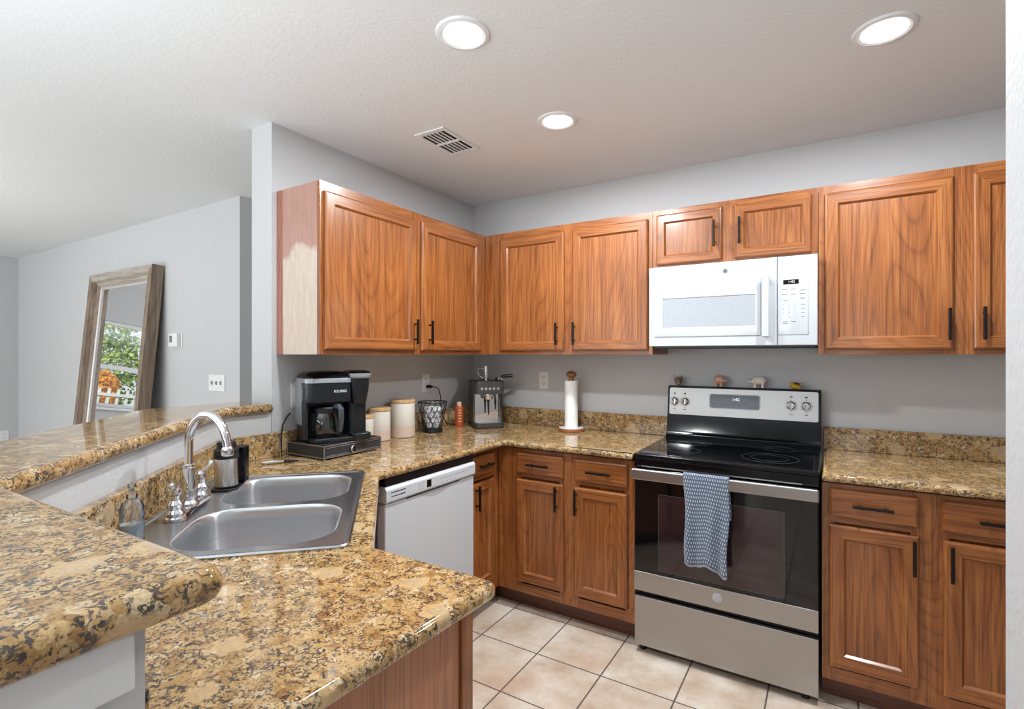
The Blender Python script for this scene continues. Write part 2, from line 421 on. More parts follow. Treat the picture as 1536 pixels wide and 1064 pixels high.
def vent():
    t = thing('ceiling_vent', 'white rectangular ceiling air vent with dark gaps between slats', 'vent', (.548, -.972, H))
    x0, x1, y0, y1 = .457, .638, -1.125, -.825
    build('frame', MB().box(x0, x1, y0, y0+.03, H-.006, H).box(x0, x1, y1-.03, y1, H-.006, H).box(x0, x0+.022, y0+.03, y1-.03, H-.006, H).box(x1-.022, x1, y0+.03, y1-.03, H-.006, H).box(x0+.022, x1-.022, -.982, -.968, H-.008, H), 'white', t, bevel=.002)
    build('duct_opening', MB().box(x0+.022, x1-.022, y0+.03, y1-.03, H-.002, H-.0005), 'dark', t)
    for k in range(5):
        x = x0+.045+k*.0228
        T = lambda a, b, c, x=x: (x+a+c*.5, b, H-.004+c)
        build('slat', MB(T).box(-.0016, .0016, y0+.03, y1-.03, -.0025, .0025), 'white', t)
vent()

# ------------------------------------------------------------------ cabinetry
def handle(parent, F, u, z, L=.128, horiz=False, n0=.019):
    b = MB(F); r = .0055
    if horiz:
        b.box(u-L/2, u+L/2, n0+.020, n0+.031, z-r, z+r)
        for s in (-1, 1): b.box(u+s*L*.31-.004, u+s*L*.31+.004, n0-.001, n0+.022, z-.004, z+.004)
    else:
        b.box(u-r, u+r, n0+.020, n0+.031, z-L/2, z+L/2)
        for s in (-1, 1): b.box(u-.004, u+.004, n0-.001, n0+.022, z+s*L*.31-.004, z+s*L*.31+.004)
    return build('handle', b, 'pull', parent, bevel=.0018, seg=2)
def rectloop(u0, u1, z0, z1, i, n): return [(u0+i, n, z0+i), (u1-i, n, z0+i), (u1-i, n, z1-i), (u0+i, n, z1-i)]
def door(parent, F, hm, u0, u1, z0, z1, hu=None, hz=None, sw=.049):
    b = MB(F)
    prof = [(0, 0), (0, .012), (.003, .0165), (.008, .019), (sw, .019), (sw+.0015, .0175), (sw+.0075, .0095), (sw+.0085, .0075)]
    b.rings([rectloop(u0, u1, z0, z1, i, n) for i, n in prof], [1, 0, 1, 0], True, True, mc=0)
    d = build('door', b, ['woodz', hm], parent, smooth=False)
    if hu is not None: handle(d, F, hu, hz)
    return d
def drawer(parent, F, hm, u0, u1, z0, z1):
    b = MB(F); prof = [(0, 0), (0, .010), (.004, .015), (.011, .019)]
    b.rings([rectloop(u0, u1, z0, z1, i, n) for i, n in prof], 0, True, True)
    d = build('drawer_front', b, [hm], parent, smooth=False)
    handle(d, F, (u0+u1)/2, (z0+z1)/2, min(.128, (u1-u0)*.62), True); return d
def faceframe(parent, F, hm, us, zs, u0, u1, z0, z1):
    """us: openings along u, zs: openings along z; stiles full height, rails between"""
    b = MB(F); e = .0
    edges = [u0]+[x for o in us for x in o]+[u1]
    for i in range(0, len(edges), 2): b.box(edges[i], edges[i+1], -.019, 0, z0, z1, 0)
    ze = [z0]+[x for o in zs for x in o]+[z1]
    for a, c in us:
        for i in range(0, len(ze), 2): b.box(a, c, -.019, -.0004, ze[i], ze[i+1], 1)
    return build('face_frame', b, ['woodz', hm], parent, smooth=False)
ZB, ZT = 1.384, 2.134
# upper cabinet on the left wall
g = 'oak wall cabinets'
t = thing('wall_cabinet', 'two-door oak wall cabinet over the coffee maker, left side bare with pale patches', 'cabinet', (.15, -.9, ZB), group=g)
build('carcass', MB().box(0.001, .286, -1.541, -.001, ZB, ZT-.002), 'woodz', t, smooth=False)
build('side_panel', MB().box(0.001, .286, -1.546, -1.541, ZB, ZT), 'patched', t, smooth=False)
faceframe(t, FL(.305), 'woody', [(-1.51, -.975), (-.90, -.385)], [(1.42, 2.07)], -1.546, -.306, ZB, ZT)
door(t, FL(.305), 'woody', -1.530, -.955, 1.405, 2.092, -.976, 1.502)
door(t, FL(.305), 'woody', -.914, -.365, 1.405, 2.095, -.860, 1.502)
# upper cabinet on the back wall, left of microwave
t = thing('wall_cabinet', 'two-door oak wall cabinet between the corner and the microwave', 'cabinet', (.84, -.15, ZB), group=g)
build('carcass', MB().box(.307, 1.374, -.286, -.001, ZB, ZT-.002), 'woodz', t, smooth=False)
faceframe(t, FB(-.305), 'woodx', [(.45, .84), (.94, 1.33)], [(1.42, 2.07)], .307, 1.374, ZB, ZT)
door(t, FB(-.305), 'woodx', .428, .866, 1.405, 2.092, .826, 1.502)
door(t, FB(-.305), 'woodx', .916, 1.353, 1.405, 2.095, .935, 1.502)
t = thing('wall_cabinet', 'short oak wall cabinet with two small doors above the microwave', 'cabinet', (1.75, -.15, 1.826), group=g)
build('carcass', MB().box(1.376, 2.121, -.286, -.001, 1.826, ZT-.002), 'woodz', t, smooth=False)
faceframe(t, FB(-.305), 'woodx', [(1.42, 1.70), (1.79, 2.08)], [(1.87, 2.08)], 1.376, 2.121, 1.826, ZT)
door(t, FB(-.305), 'woodx', 1.398, 1.718, 1.848, 2.106, 1.686, 1.975, .040)
door(t, FB(-.305), 'woodx', 1.776, 2.099, 1.848, 2.106, 1.800, 1.975, .040)
t = thing('wall_cabinet', 'tall oak wall cabinet to the right of the microwave, wide single-panel doors', 'cabinet', (2.6, -.15, ZB), group=g)
build('carcass', MB().box(2.123, 3.10, -.286, -.001, ZB, ZT-.002), 'woodz', t, smooth=False)
faceframe(t, FB(-.305), 'woodx', [(2.17, 2.56), (2.67, 3.05)], [(1.42, 2.07)], 2.123, 3.10, ZB, ZT)
door(t, FB(-.305), 'woodx', 2.147, 2.588, 1.405, 2.098, 2.572, 1.505)
door(t, FB(-.305), 'woodx', 2.646, 3.08, 1.405, 2.098, 2.676, 1.505)

# base cabinets
g = 'oak base cabinets'
def toe(t, *a): build('toe_kick', MB().box(*a), 'toe', t, smooth=False)
t = thing('base_cabinet', 'narrow oak base cabinet in the corner beside the white dishwasher', 'cabinet', (.3, -.45, 0), group=g)
build('carcass', MB().box(.001, .580, -.894, -.001, .10, .876), 'woodz', t, smooth=False)
faceframe(t, FL(.600), 'woody', [(-.87, -.645)], [(.15, .725), (.75, .85)], -.894, -.602, .10, .876)
drawer(t, FL(.600), 'woody', -.866, -.664, .747, .858)
door(t, FL(.600), 'woody', -.866, -.664, .165, .715, -.838, .645, .040)
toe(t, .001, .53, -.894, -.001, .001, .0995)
t = thing('base_cabinet', 'oak base cabinet with two drawers and two doors left of the stove', 'cabinet', (.98, -.3, 0), group=g)
build('carcass', MB().box(.582, 1.378, -.580, -.001, .10, .876), 'woodz', t, smooth=False)
faceframe(t, FB(-.600), 'woodx', [(.75, .98), (1.09, 1.33)], [(.15, .725), (.75, .85)], .601, 1.378, .10, .876)
drawer(t, FB(-.600), 'woodx', .727, 1.006, .745, .858); drawer(t, FB(-.600), 'woodx', 1.065, 1.345, .745, .858)
door(t, FB(-.600), 'woodx', .727, 1.006, .165, .715, .972, .642); door(t, FB(-.600), 'woodx', 1.065, 1.345, .165, .715, 1.082, .642)
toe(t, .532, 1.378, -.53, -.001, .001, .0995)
t = thing('base_cabinet', 'oak base cabinet with drawers over doors right of the stove', 'cabinet', (2.6, -.3, 0), group=g)
build('carcass', MB().box(2.140, 3.10, -.580, -.001, .10, .876), 'woodz', t, smooth=False)
faceframe(t, FB(-.600), 'woodx', [(2.18, 2.42), (2.53, 2.80)], [(.15, .725), (.75, .85)], 2.140, 3.10, .10, .876)
drawer(t, FB(-.600), 'woodx', 2.163, 2.444, .747, .860); drawer(t, FB(-.600), 'woodx', 2.508, 2.83, .747, .860)
door(t, FB(-.600), 'woodx', 2.163, 2.444, .160, .717, 2.428, .642); door(t, FB(-.600), 'woodx', 2.513, 2.83, .160, .717, 2.534, .642)
toe(t, 2.140, 3.10, -.53, -.001, .001, .0995)
# diagonal sink cabinet and peninsula cabinet under the near worktop
t = thing('base_cabinet', 'diagonal oak sink cabinet, almost hidden under the worktop beside the dishwasher', 'cabinet', (.9, -1.8, 0), group=g)
b = MB(); b.prism([(.605, -1.545), (.617, -1.533), (1.165, -2.081), (1.153, -2.093)], .10, .876)
b.box(.05, .605, -1.545, -1.53, .10, .876)
build('carcass', b, 'woodz', t, smooth=False)
build('toe_kick', MB().prism([(.55, -1.60), (.56, -1.59), (1.10, -2.13), (1.09, -2.14)], .001, .0995), 'toe', t)
t = thing('base_cabinet', 'near peninsula base cabinet with a plain reddish wood end panel', 'cabinet', (1.38, -2.42, 0), group=g)
build('carcass', MB().box(1.18, 1.515, -2.74, -2.15, .10, .876), 'woodz', t, smooth=False)
faceframe(t, FP(-2.13), 'woodx', [(-1.48, -1.21)], [(.15, .725), (.75, .85)], -1.535, -1.18, .10, .876)
drawer(t, FP(-2.13), 'woodx', -1.50, -1.20, .747, .858); door(t, FP(-2.13), 'woodx', -1.50, -1.20, .165, .715, -1.23, .642)
build('end_panel', MB().box(1.516, 1.533, -2.748, -2.170, .001, .876), 'panel', t, smooth=False)
build('end_stile', MB().box(1.516, 1.540, -2.167, -2.131, .001, .876), 'woodz', t, bevel=.002)
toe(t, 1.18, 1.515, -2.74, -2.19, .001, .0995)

# ------------------------------------------------------------------ worktops
CT = .918
A45 = -PI/4; SC = Vector((.6915, -2.049)); q = math.sqrt(.5)
def sinkp(X, Y): return (SC.x+q*X+q*Y, SC.y-q*X+q*Y)
def inset(poly, d):
    """offset a counter-clockwise outline inwards"""
    out = []; N = len(poly)
    for i, p in enumerate(poly):
        A, P_, B = Vector(poly[i-1]), Vector(p), Vector(poly[(i+1) % N])
        u = (P_-A).normalized(); v = (B-P_).normalized(); n1 = Vector((-u.y, u.x)); n2 = Vector((-v.y, v.x))
        m = (n1+n2); m = m/max(m.length_squared/2, .35); out.append((p[0]+m.x*d, p[1]+m.y*d))
    return out
def ccw(p): return p if sum(p[i-1][0]*p[i][1]-p[i][0]*p[i-1][1] for i in range(len(p))) > 0 else p[::-1]
def slab(poly, hole, z0, z1, r):
    poly = ccw(poly); k = 6; mb = MB(); prof = [(.012, z0), (.006, z0)]
    rb = min(r, (z1-z0)-r)
    for i in range(k+1): a = PI/2*i/k; prof.append((rb*(1-math.sin(a)), z0+rb*(1-math.cos(a))))
    for i in range(k+1): a = PI/2*i/k; prof.append((r*(1-math.cos(a)), z1-r+r*math.sin(a)))
    prof = [(i, z) for j, (i, z) in enumerate(prof) if j == 0 or (i, z) != prof[j-1]]
    prof[0] = (rb+.010, z0); prof[1] = (rb+.004, z0)
    mb.rings([[(x, y, z) for x, y in inset(poly, i)] for i, z in prof], 0, False, False)
    bm = bmesh.new(); es = []
    for loop, zz in [(inset(poly, prof[-1][0]), z1)]+([(hole, z1)] if hole else [(inset(poly, prof[0][0]), z0)]):
        if not hole and zz == z0:
            bmesh.ops.triangle_fill(bm, use_beauty=True, edges=es); es = []
        vs = [bm.verts.new((x, y, zz)) for x, y in loop]
        es += [bm.edges.new((vs[i], vs[(i+1) % len(vs)])) for i in range(len(vs))]
    bmesh.ops.triangle_fill(bm, use_beauty=True, edges=es); bm.verts.index_update()
    mb.add([tuple(v.co) for v in bm.verts], [tuple(v.index for v in f.verts) for f in bm.faces]); bm.free()
    if hole:
        mb.f = mb.f; 
        mb.rings([[(x, y, z1) for x, y in hole], [(x, y, z0+.001) for x, y in hole]], 0, False, False)
    return mb
ctp = [(.002, -.002), (.002, -1.571), (.002, -1.816), (.932, -2.746), (1.562, -2.748), (1.592, -2.103), (1.222, -2.103), (.664, -1.548), (.664, -.643), (1.379, -.643), (1.379, -.002)]
rad = [0, 0, 0, 0, .02, .035, .04, .05, .02, .004, 0]
hole = [sinkp(x, y) for x, y in rrect(-.398, .398, -.262, .262, .04)]
single('worktop', slab(fillet(ctp, rad), hole[::-1], .886, CT, .015), 'granite', 'gold speckled granite worktop running from the near peninsula round the sink to the stove', 'countertop', ang_sharp=50)
single('worktop', slab([(2.140, -.002), (2.140, -.643), (3.10, -.643), (3.10, -.002)], None, .886, CT, .015), 'granite', 'short granite worktop right of the stove', 'countertop', ang_sharp=50)
bs = 'granite backsplash strips'
def bsp(mb, label): single('backsplash', mb, 'granite', label, 'backsplash', bs, bevel=.003, seg=2)
BT = 1.028
bsp(MB().box(.022, 1.378, -.021, -.001, CT, BT), 'low granite backsplash strip on the back wall behind the paper towels')
bsp(MB().box(.001, .021, -1.795, -.001, CT, BT), 'low granite backsplash strip on the left wall behind the coffee maker')
bsp(MB().prism([(.004, -1.820), (.022, -1.797), (.925, -2.700), (.925, -2.741)], CT, BT), 'low granite backsplash strip behind the sink and faucet')
bsp(MB().box(.927, 1.55, -2.748, -2.728, CT, BT), 'low granite strip hidden under the near bar top')
bsp(MB().box(2.140, 3.10, -.021, -.001, CT, BT), 'low granite backsplash strip right of the stove')
bar = [(.030, -1.573), (.030, -1.800), (.925, -2.695), (1.622, -2.680), (1.632, -3.02), (.790, -3.02), (-.235, -1.995), (-.235, -1.573)]
single('bar_top', slab(fillet(bar, [.022, .06, .05, .03, .03, .05, .1, .022]), None, 1.121, 1.160, .0195), 'granite', 'raised granite bar top curving along the half wall behind the sink', 'countertop', ang_sharp=50)

# ------------------------------------------------------------------ sink
def rot_thing(name, label, cat, X, Y, z, rot=A45, group=None):
    x, y = sinkp(X, Y); return thing(name, label, cat, (x, y, z), rot, group)
t = rot_thing('kitchen_sink', 'stainless double-bowl drop-in sink set across the worktop corner', 'sink', 0, 0, CT)
def lp(pts, z): return [(x, y, z) for x, y in pts]
bowls = [(-.378, -.018), (.018, .365)]; by = (-.155, .238)
bm = bmesh.new(); es = []
outer = rrect(-.400, .400, -.265, .265, .022)
for loop in [outer]+[rrect(a, c, by[0], by[1], .105, 8) for a, c in bowls]:
    vs = [bm.verts.new((x, y, .004)) for x, y in loop]; es += [bm.edges.new((vs[i], vs[(i+1) % len(vs)])) for i in range(len(vs))]
bmesh.ops.triangle_fill(bm, use_beauty=True, edges=es); bm.verts.index_update()
b = MB(); b.add([tuple(v.co) for v in bm.verts], [tuple(v.index for v in f.verts) for f in bm.faces]); bm.free()
def rr(i, z, r=.03): return lp(rrect(-.415-i, .415+i, -.28-i, .28+i, r+i), z)
b.rings([rr(0, .0005), rr(0, .004), rr(-.004, .0075), rr(-.010, .0075), lp(outer, .004)], 0, False, False)
build('rim', b, 'sinkrim', t, world=False)
for a, c in bowls:
    b = MB(); prof = [(0, .004), (.004, .002), (.008, -.006), (.010, -.03), (.018, -.13), (.03, -.165), (.06, -.178), (.09, -.180)]
    b.rings([lp(rrect(a+i, c-i, by[0]+i, by[1]-i, max(.105-i*.6, .02), 8), z) for i, z in prof], 0, False, True)
    o = build('bowl', b, 'sinksteel', t, world=False)
    cx, cy = (a+c)/2, .02
    build('drain', MB().lathe([(.045, -.1795), (.045, -.177), (.036, -.176), (.034, -.179), (.012, -.179), (.010, -.172), (.001, -.171)], (cx, cy, 0), 32), 'chrome', o, world=False)
# faucet
t = rot_thing('kitchen_faucet', 'chrome gooseneck faucet with two lever handles behind the sink', 'faucet', 0, -.207, CT+.0047)
build('base_plate', MB().rings([lp(rrect(-.128, .128, -.031, .031, .03), 0), lp(rrect(-.128, .128, -.031, .031, .03), .008), lp(rrect(-.122, .122, -.025, .025, .024), .014), lp(rrect(-.110, .110, -.014, .014, .013), .017)]), 'chrome', t, world=False)
b = MB().lathe([(.027, .014), (.028, .022), (.021, .03), (.024, .045), (.022, .075), (.017, .10), (.0145, .125), (.0165, .128), (.0165, .134), (.012, .137)], (0, 0, 0), 28)
ang = math.radians(8)+PI/4; dx, dy = math.cos(ang), math.sin(ang); R = .082; hz = .195; path = [(0, 0, .13), (0, 0, .16), (0, 0, hz)]
for k in range(1, 15):
    a = PI*k/14*.93; path.append(((R-R*math.cos(a))*dx, (R-R*math.cos(a))*dy, hz+R*1.12*math.sin(a)))
e = path[-1]; path.append((e[0]+.004*dx, e[1]+.004*dy, e[2]-.02))
b.tube(path, [.0115]*3+[.0115]*14+[.0115], 20)
build('spout', b, 'chrome', t, world=False)
e = path[-1]; build('spray_tip', MB().lathe([(.0115, .004), (.015, 0), (.016, -.006), (.0165, -.018), (.013, -.022), (.004, -.022)], e, 24), 'chrome', t, world=False)
for s in (-1, 1):
    b = MB().lathe([(.024, .014), (.025, .022), (.018, .030), (.021, .038), (.022, .046), (.014, .056), (.0135, .068), (.018, .074), (.0175, .086), (.009, .094)], (s*.1, 0, 0), 24)
    b.tube([(s*.1, 0, .084), (s*.118, .006, .094), (s*.140, .010, .098), (s*.152, .012, .106)], [.007, .0065, .006, .0075], 12).ball((s*.153, .012, .107), .009)
    build('lever_handle', b, 'chrome', t, world=False)
# soap dispenser, caddy, hand soap, spray hose guide
t = rot_thing('soap_dispenser', 'stainless cylinder soap dispenser with black pump cap beside the faucet', 'soap dispenser', -.236, -.172, CT+.0045)
build('body', MB().lathe([(.034, .012), (.0365, .014), (.0365, .105), (.035, .108)], n=40), 'steelz', t, world=False)
build('pump_cap', MB().lathe([(.0375, .107), (.0385, .110), (.0385, .135), (.034, .139), (.030, .141), (.030, .158), (.027, .163), (.002, .165)], n=40).box(-.012, .045, -.010, .010, .144, .156), 'black', t, world=False)
build('tray', MB().rings([lp(rrect(-.085, .048, -.042, .042, .03), z) for z in (0, .008)]), 'black', t, world=False, bevel=.002)
t = rot_thing('sponge_caddy', 'dark glossy sponge caddy box standing behind the stainless soap dispenser', 'caddy', -.308, -.152, CT+.0127)
build('holder', MB().rings([lp(rrect(-.030, .026, -.028, .028, .008), z) for z in (0, .125)]), 'blackgl', t, world=False, bevel=.002)
t = rot_thing('hand_soap_bottle', 'clear plastic hand soap pump bottle with pale blue soap, left of the faucet', 'soap bottle', .262, -.243, CT+.0045)
build('bottle', MB().lathe([(.024, .0), (.026, .004), (.026, .085), (.020, .100), (.011, .106), (.011, .112)], n=28), 'clearplastic', t, world=False)
build('soap', MB().lathe([(.022, .003), (.0245, .006), (.0245, .045), (.002, .046)], n=28), 'bluesoap', t, world=False)
build('pump', MB().lathe([(.012, .108), (.012, .118), (.005, .120), (.005, .134), (.009, .135), (.009, .143), (.003, .145)], n=20).tube([(0, 0, .139), (.018, .008, .140), (.030, .013, .135)], .004, 10).tube([(0, 0, .108), (.004, 0, .012)], .002, 8), 'clearplastic', t, world=False)
t = thing('drain_stopper_tool', 'small black and chrome gadget lying flat beside the coffee maker drawer', 'utensil', (.17, -1.66, CT))
build('grip', MB().tube([(.13, -1.70, CT+.008), (.155, -1.665, CT+.009), (.175, -1.63, CT+.008)], [.006, .009, .006], 12), 'chrome', t)
build('tip', MB().tube([(.175, -1.63, CT+.008), (.19, -1.60, CT+.006), (.20, -1.575, CT+.005)], [.0065, .005, .003], 10), 'black', t)

# ------------------------------------------------------------------ dishwasher
t = thing('dishwasher', 'white built-in dishwasher with front control strip under the left worktop', 'dishwasher', (.33, -1.2, 0))
build('body', MB().box(.03, .600, -1.500, -.903, .02, .849), 'applside', t, bevel=.003)
build('door', MB().box(.602, .650, -1.504, -.899, .12, .778), 'appl', t, bevel=.006, seg=3)
build('kick_plate', MB().box(.55, .60, -1.50, -.903, .02, .115), 'applside', t)
F = FL(.602)
b = MB(F); prof = [(0, .782), (.050, .782), (.056, .790), (.056, .836), (.046, .849), (0, .849)]
b.rings([[(u, n, z) for n, z in prof] for u in (-1.505, -.897)])
cp = build('control_panel', b, 'appl', t, bevel=.003, seg=2)
build('top_gap_strip', MB().box(.30, .646, -1.50, -.903, .850, .8855), 'black', t)  # black strip in the gap between dishwasher and worktop
build('display', MB(FL(.6578)).box(-1.262, -1.232, 0, .001, .798, .830), 'blackgl', cp)
b = MB(FL(.6578))
for k in range(2):
    for j in range(5): b.box(-1.478+j*.017, -1.464+j*.017, 0, .0008, .822-k*.016, .826-k*.016)
build('air_slots', b, 'slot', cp)
b = MB(FL(.6578))
for j in range(3):
    for i in range(2): b.box(-1.312+i*.02, -1.304+i*.02, 0, .0006, .800+j*.011, .803+j*.011)
build('button_marks', b, 'ink', cp); b = MB(FL(.6578))
for j in range(9): b.box(-1.17+j*.024, -1.158+j*.024, 0, .0006, .817, .820); 
for j in range(4): b.box(-1.16+j*.03, -1.152+j*.03, 0, .0006, .800, .803)
build('button_marks', b, 'ink', cp)
build('latch_recess', MB(FL(.650)).box(-1.385, -1.02, -.0002, .0012, .7765, .7815), 'slot', t)
b = MB(FL(.650)); pts = [(-1.30+.21*i/14, -.027*math.sin(PI*i/14)**.7) for i in range(15)]
b.add([(u, .0008, .7772+d) for u, d in pts]+[(u, .0008, .7775) for u, d in pts]+[(u, .0001, .7772+d) for u, d in pts]+[(u, .0001, .7775) for u, d in pts], [(i, i+1, 16+i, 15+i) for i in range(14)]+[(i, i+1, 31+i, 30+i) for i in range(14)])
build('handle_recess', b, 'appl_grey', t)

# ------------------------------------------------------------------ stove
X0, X1 = 1.387, 2.133
t = thing('electric_range', 'freestanding stainless and black electric stove with glass cooktop', 'stove', ((X0+X1)/2, -.33, 0))
build('body', MB().box(X0+.003, X1-.003, -.60, -.03, .045, .905), 'blackgl', t, bevel=.003)
top = MB().box(X0, X1, -.655, -.085, .905, .924)
build('cooktop', top, 'blackgl', t, bevel=.006, seg=3)
gl = build('glass_surface', MB().box(X0+.022, X1-.022, -.632, -.10, .924, .9262), 'glassblack', t, bevel=.001)
def ringm(cx, cy, r, w=.0022):
    return MB().rings([[(cx+q_*math.cos(2*PI*i/56), cy+q_*math.sin(2*PI*i/56), z) for i in range(56)] for q_, z in ((r-w, .9262), (r-w, .9266), (r, .9266), (r, .9262))], 0, False, False)
for cx, cy, rs in ((1.575, -.47, (.075,)), (1.57, -.22, (.085, .05)), (1.94, -.46, (.115, .075)), (1.96, -.20, (.072,))):
    for r in rs:
        o_ = ringm(cx, cy, r)
        build('burner_ring', o_, 'ring', gl)
# front: vent strip, handle, door, trim, drawer
build('front_apron', MB().box(X0+.002, X1-.002, -.650, -.60, .862, .904), 'blackgl', t, bevel=.004)
F = FB(-.600)
od = build('oven_door', MB(F).box(X0+.004, X1-.004, 0, .050, .300, .858), 'glassblack', t, bevel=.005, seg=3)
build('door_window', MB(FB(-.650)).rings([[(u, n, z) for u, z in rrect(1.503, 2.010, .40, .745, .006, 3)] for n in (0, .0008)]), 'oven_window', od)
b = MB(FB(-.650))
for a in ((1.502, 2.011, .398, .4), (1.502, 2.011, .745, .747), (1.502, 1.504, .4, .745), (2.009, 2.011, .4, .745)): b.box(a[0], a[1], 0, .0012, a[2], a[3])
build('window_outline', b, 'ring', od)
build('door_trim', MB(FB(-.650)).box(X0+.004, X1-.004, .0002, .006, .292, .380), 'steelx', od, bevel=.002)
b = MB(FB(-.650)); b.box(X0+.001, X1-.001, .028, .046, .812, .862)
hn = build('oven_handle', b, 'steelx', od, bevel=.007, seg=4)
for s in (X0+.02, X1-.05): build('handle_mount', MB(FB(-.650)).box(s, s+.03, 0, .03, .822, .852), 'steelx', hn, bevel=.003)
b = MB(FB(-.650)); b.box(X0+.04, X1-.06, .0002, .004, .866, .871)
build('vent_slot', b, 'steelx', t)
build('badge', MB(FB(-.656)).lathe([(.020, 0), (.020, .0015), (.017, .002), (.001, .002)], (1.756, 0, .341), 32, ax='y'), 'appl_grey', od)
build('drawer_recess', MB(F).box(X0+.006, X1-.006, -.02, .030, .268, .298), 'slot', t)
dr = build('storage_drawer', MB(F).box(X0+.004, X1-.004, -.3, .048, .036, .264), 'steelx', t, bevel=.003)
build('drawer_lip', MB(FB(-.648)).box(X0+.004, X1-.004, -.03, -.001, .2642, .272), 'blackgl', dr)
for x in (X0+.03, X1-.05):
    for y in (-.60, -.10): build('leveling_foot', MB().lathe([(.016, .0), (.016, .018), (.008, .02), (.008, .05)], (x, y, .0005), 16), 'black', t)
# backguard
b = MB(); prof = [(-.030, .905), (-.100, .905), (-.105, .945), (-.088, .965), (-.075, 1.04), (-.070, 1.050), (-.052, 1.208), (-.030, 1.210)]
b.rings([[(x, y, z) for y, z in prof] for x in (X0+.002, X1-.002)])
bgd = build('backguard', b, 'blackgl', t, bevel=.004, seg=3)
sl = (.078-.052)/(1.21-1.04)
def BGF(off): return lambda u, n, z: (u, -.0765+(z-1.04)*.1+.0008 - n - off, z)
BG = lambda u, n, z: (u, -(.0715-(z-1.045)*(.0185/.160))-n, z)
cpn = build('control_panel', MB(BG).rings([[(u, n, z) for u, z in rrect(X0+.014, X1-.014, 1.052, 1.198, .008, 4)] for n in (0, .003)]), 'steelx', t)
dsp = build('display', MB(BG).rings([[(u, n, z) for u, z in rrect(1.612, 1.862, 1.094, 1.172, .014, 5)] for n in (.003, .0045)]), 'appl_grey', cpn)
build('screen', MB(BG).rings([[(u, n, z) for u, z in rrect(1.617, 1.857, 1.099, 1.167, .011, 5)] for n in (.0045, .0052)]), 'dispblue', dsp)
tm = text_mb('1:42', .022, lambda u, v, n: BG(u+1.745, .0056+n, v+1.145))
build('clock_digits', tm, 'disp', dsp)
for s in (1.632, 1.79):
    b = MB(BG)
    for i in range(4):
        for j in range(2): b.box(s+i*.017, s+i*.017+.009, .0052, .0056, 1.108+j*.022, 1.114+j*.022)
    build('keypad_marks', b, 'ink', dsp)
for i, (kx, kz) in enumerate(((1.428, 1.124), (1.484, 1.124), (2.002, 1.128), (2.068, 1.128))):
    y0 = BG(0, .003, kz)[1]
    kb = MB().lathe([(.0215, 0), (.0215, -.004), (.0185, -.006), (.0175, -.018), (.015, -.021), (.001, -.021)], (kx, y0, kz), 32, ax='y')
    kb.box(kx-.005, kx+.005, y0-.030, y0-.018, kz-.019, kz+.019)
    k = build('control_knob', kb, 'chrome', cpn, bevel=.0012)
    b = MB(BG)
    for a in (0, 50, 90, 130, 180, 230, 310):
        r = .0265; b.box(kx+r*math.sin(math.radians(a))-.0018, kx+r*math.sin(math.radians(a))+.0018, .003, .0034, kz+r*math.cos(math.radians(a))-.0018, kz+r*math.cos(math.radians(a))+.0018)
    b.rings([[(kx+r_*math.cos(a), n, kz+r_*math.sin(a)) for a in [2*PI*i/40 for i in range(40)]] for r_, n in ((.0262, .003), (.0262, .0033), (.0268, .0033), (.0268, .003))], 0, False, False)
    b.box(kx-.0004, kx+.0004, .003, .0033, kz-.045, kz-.0266).box(kx-.0004, kx+.0004, .003, .0033, kz+.0266, kz+.044)
    b.box(kx-.008, kx+.008, .003, .0034, kz-.046, kz-.043).box(kx-.006, kx+.006, .003, .0034, kz+.040, kz+.046)
    build('knob_marks', b, 'inkdk', cpn)

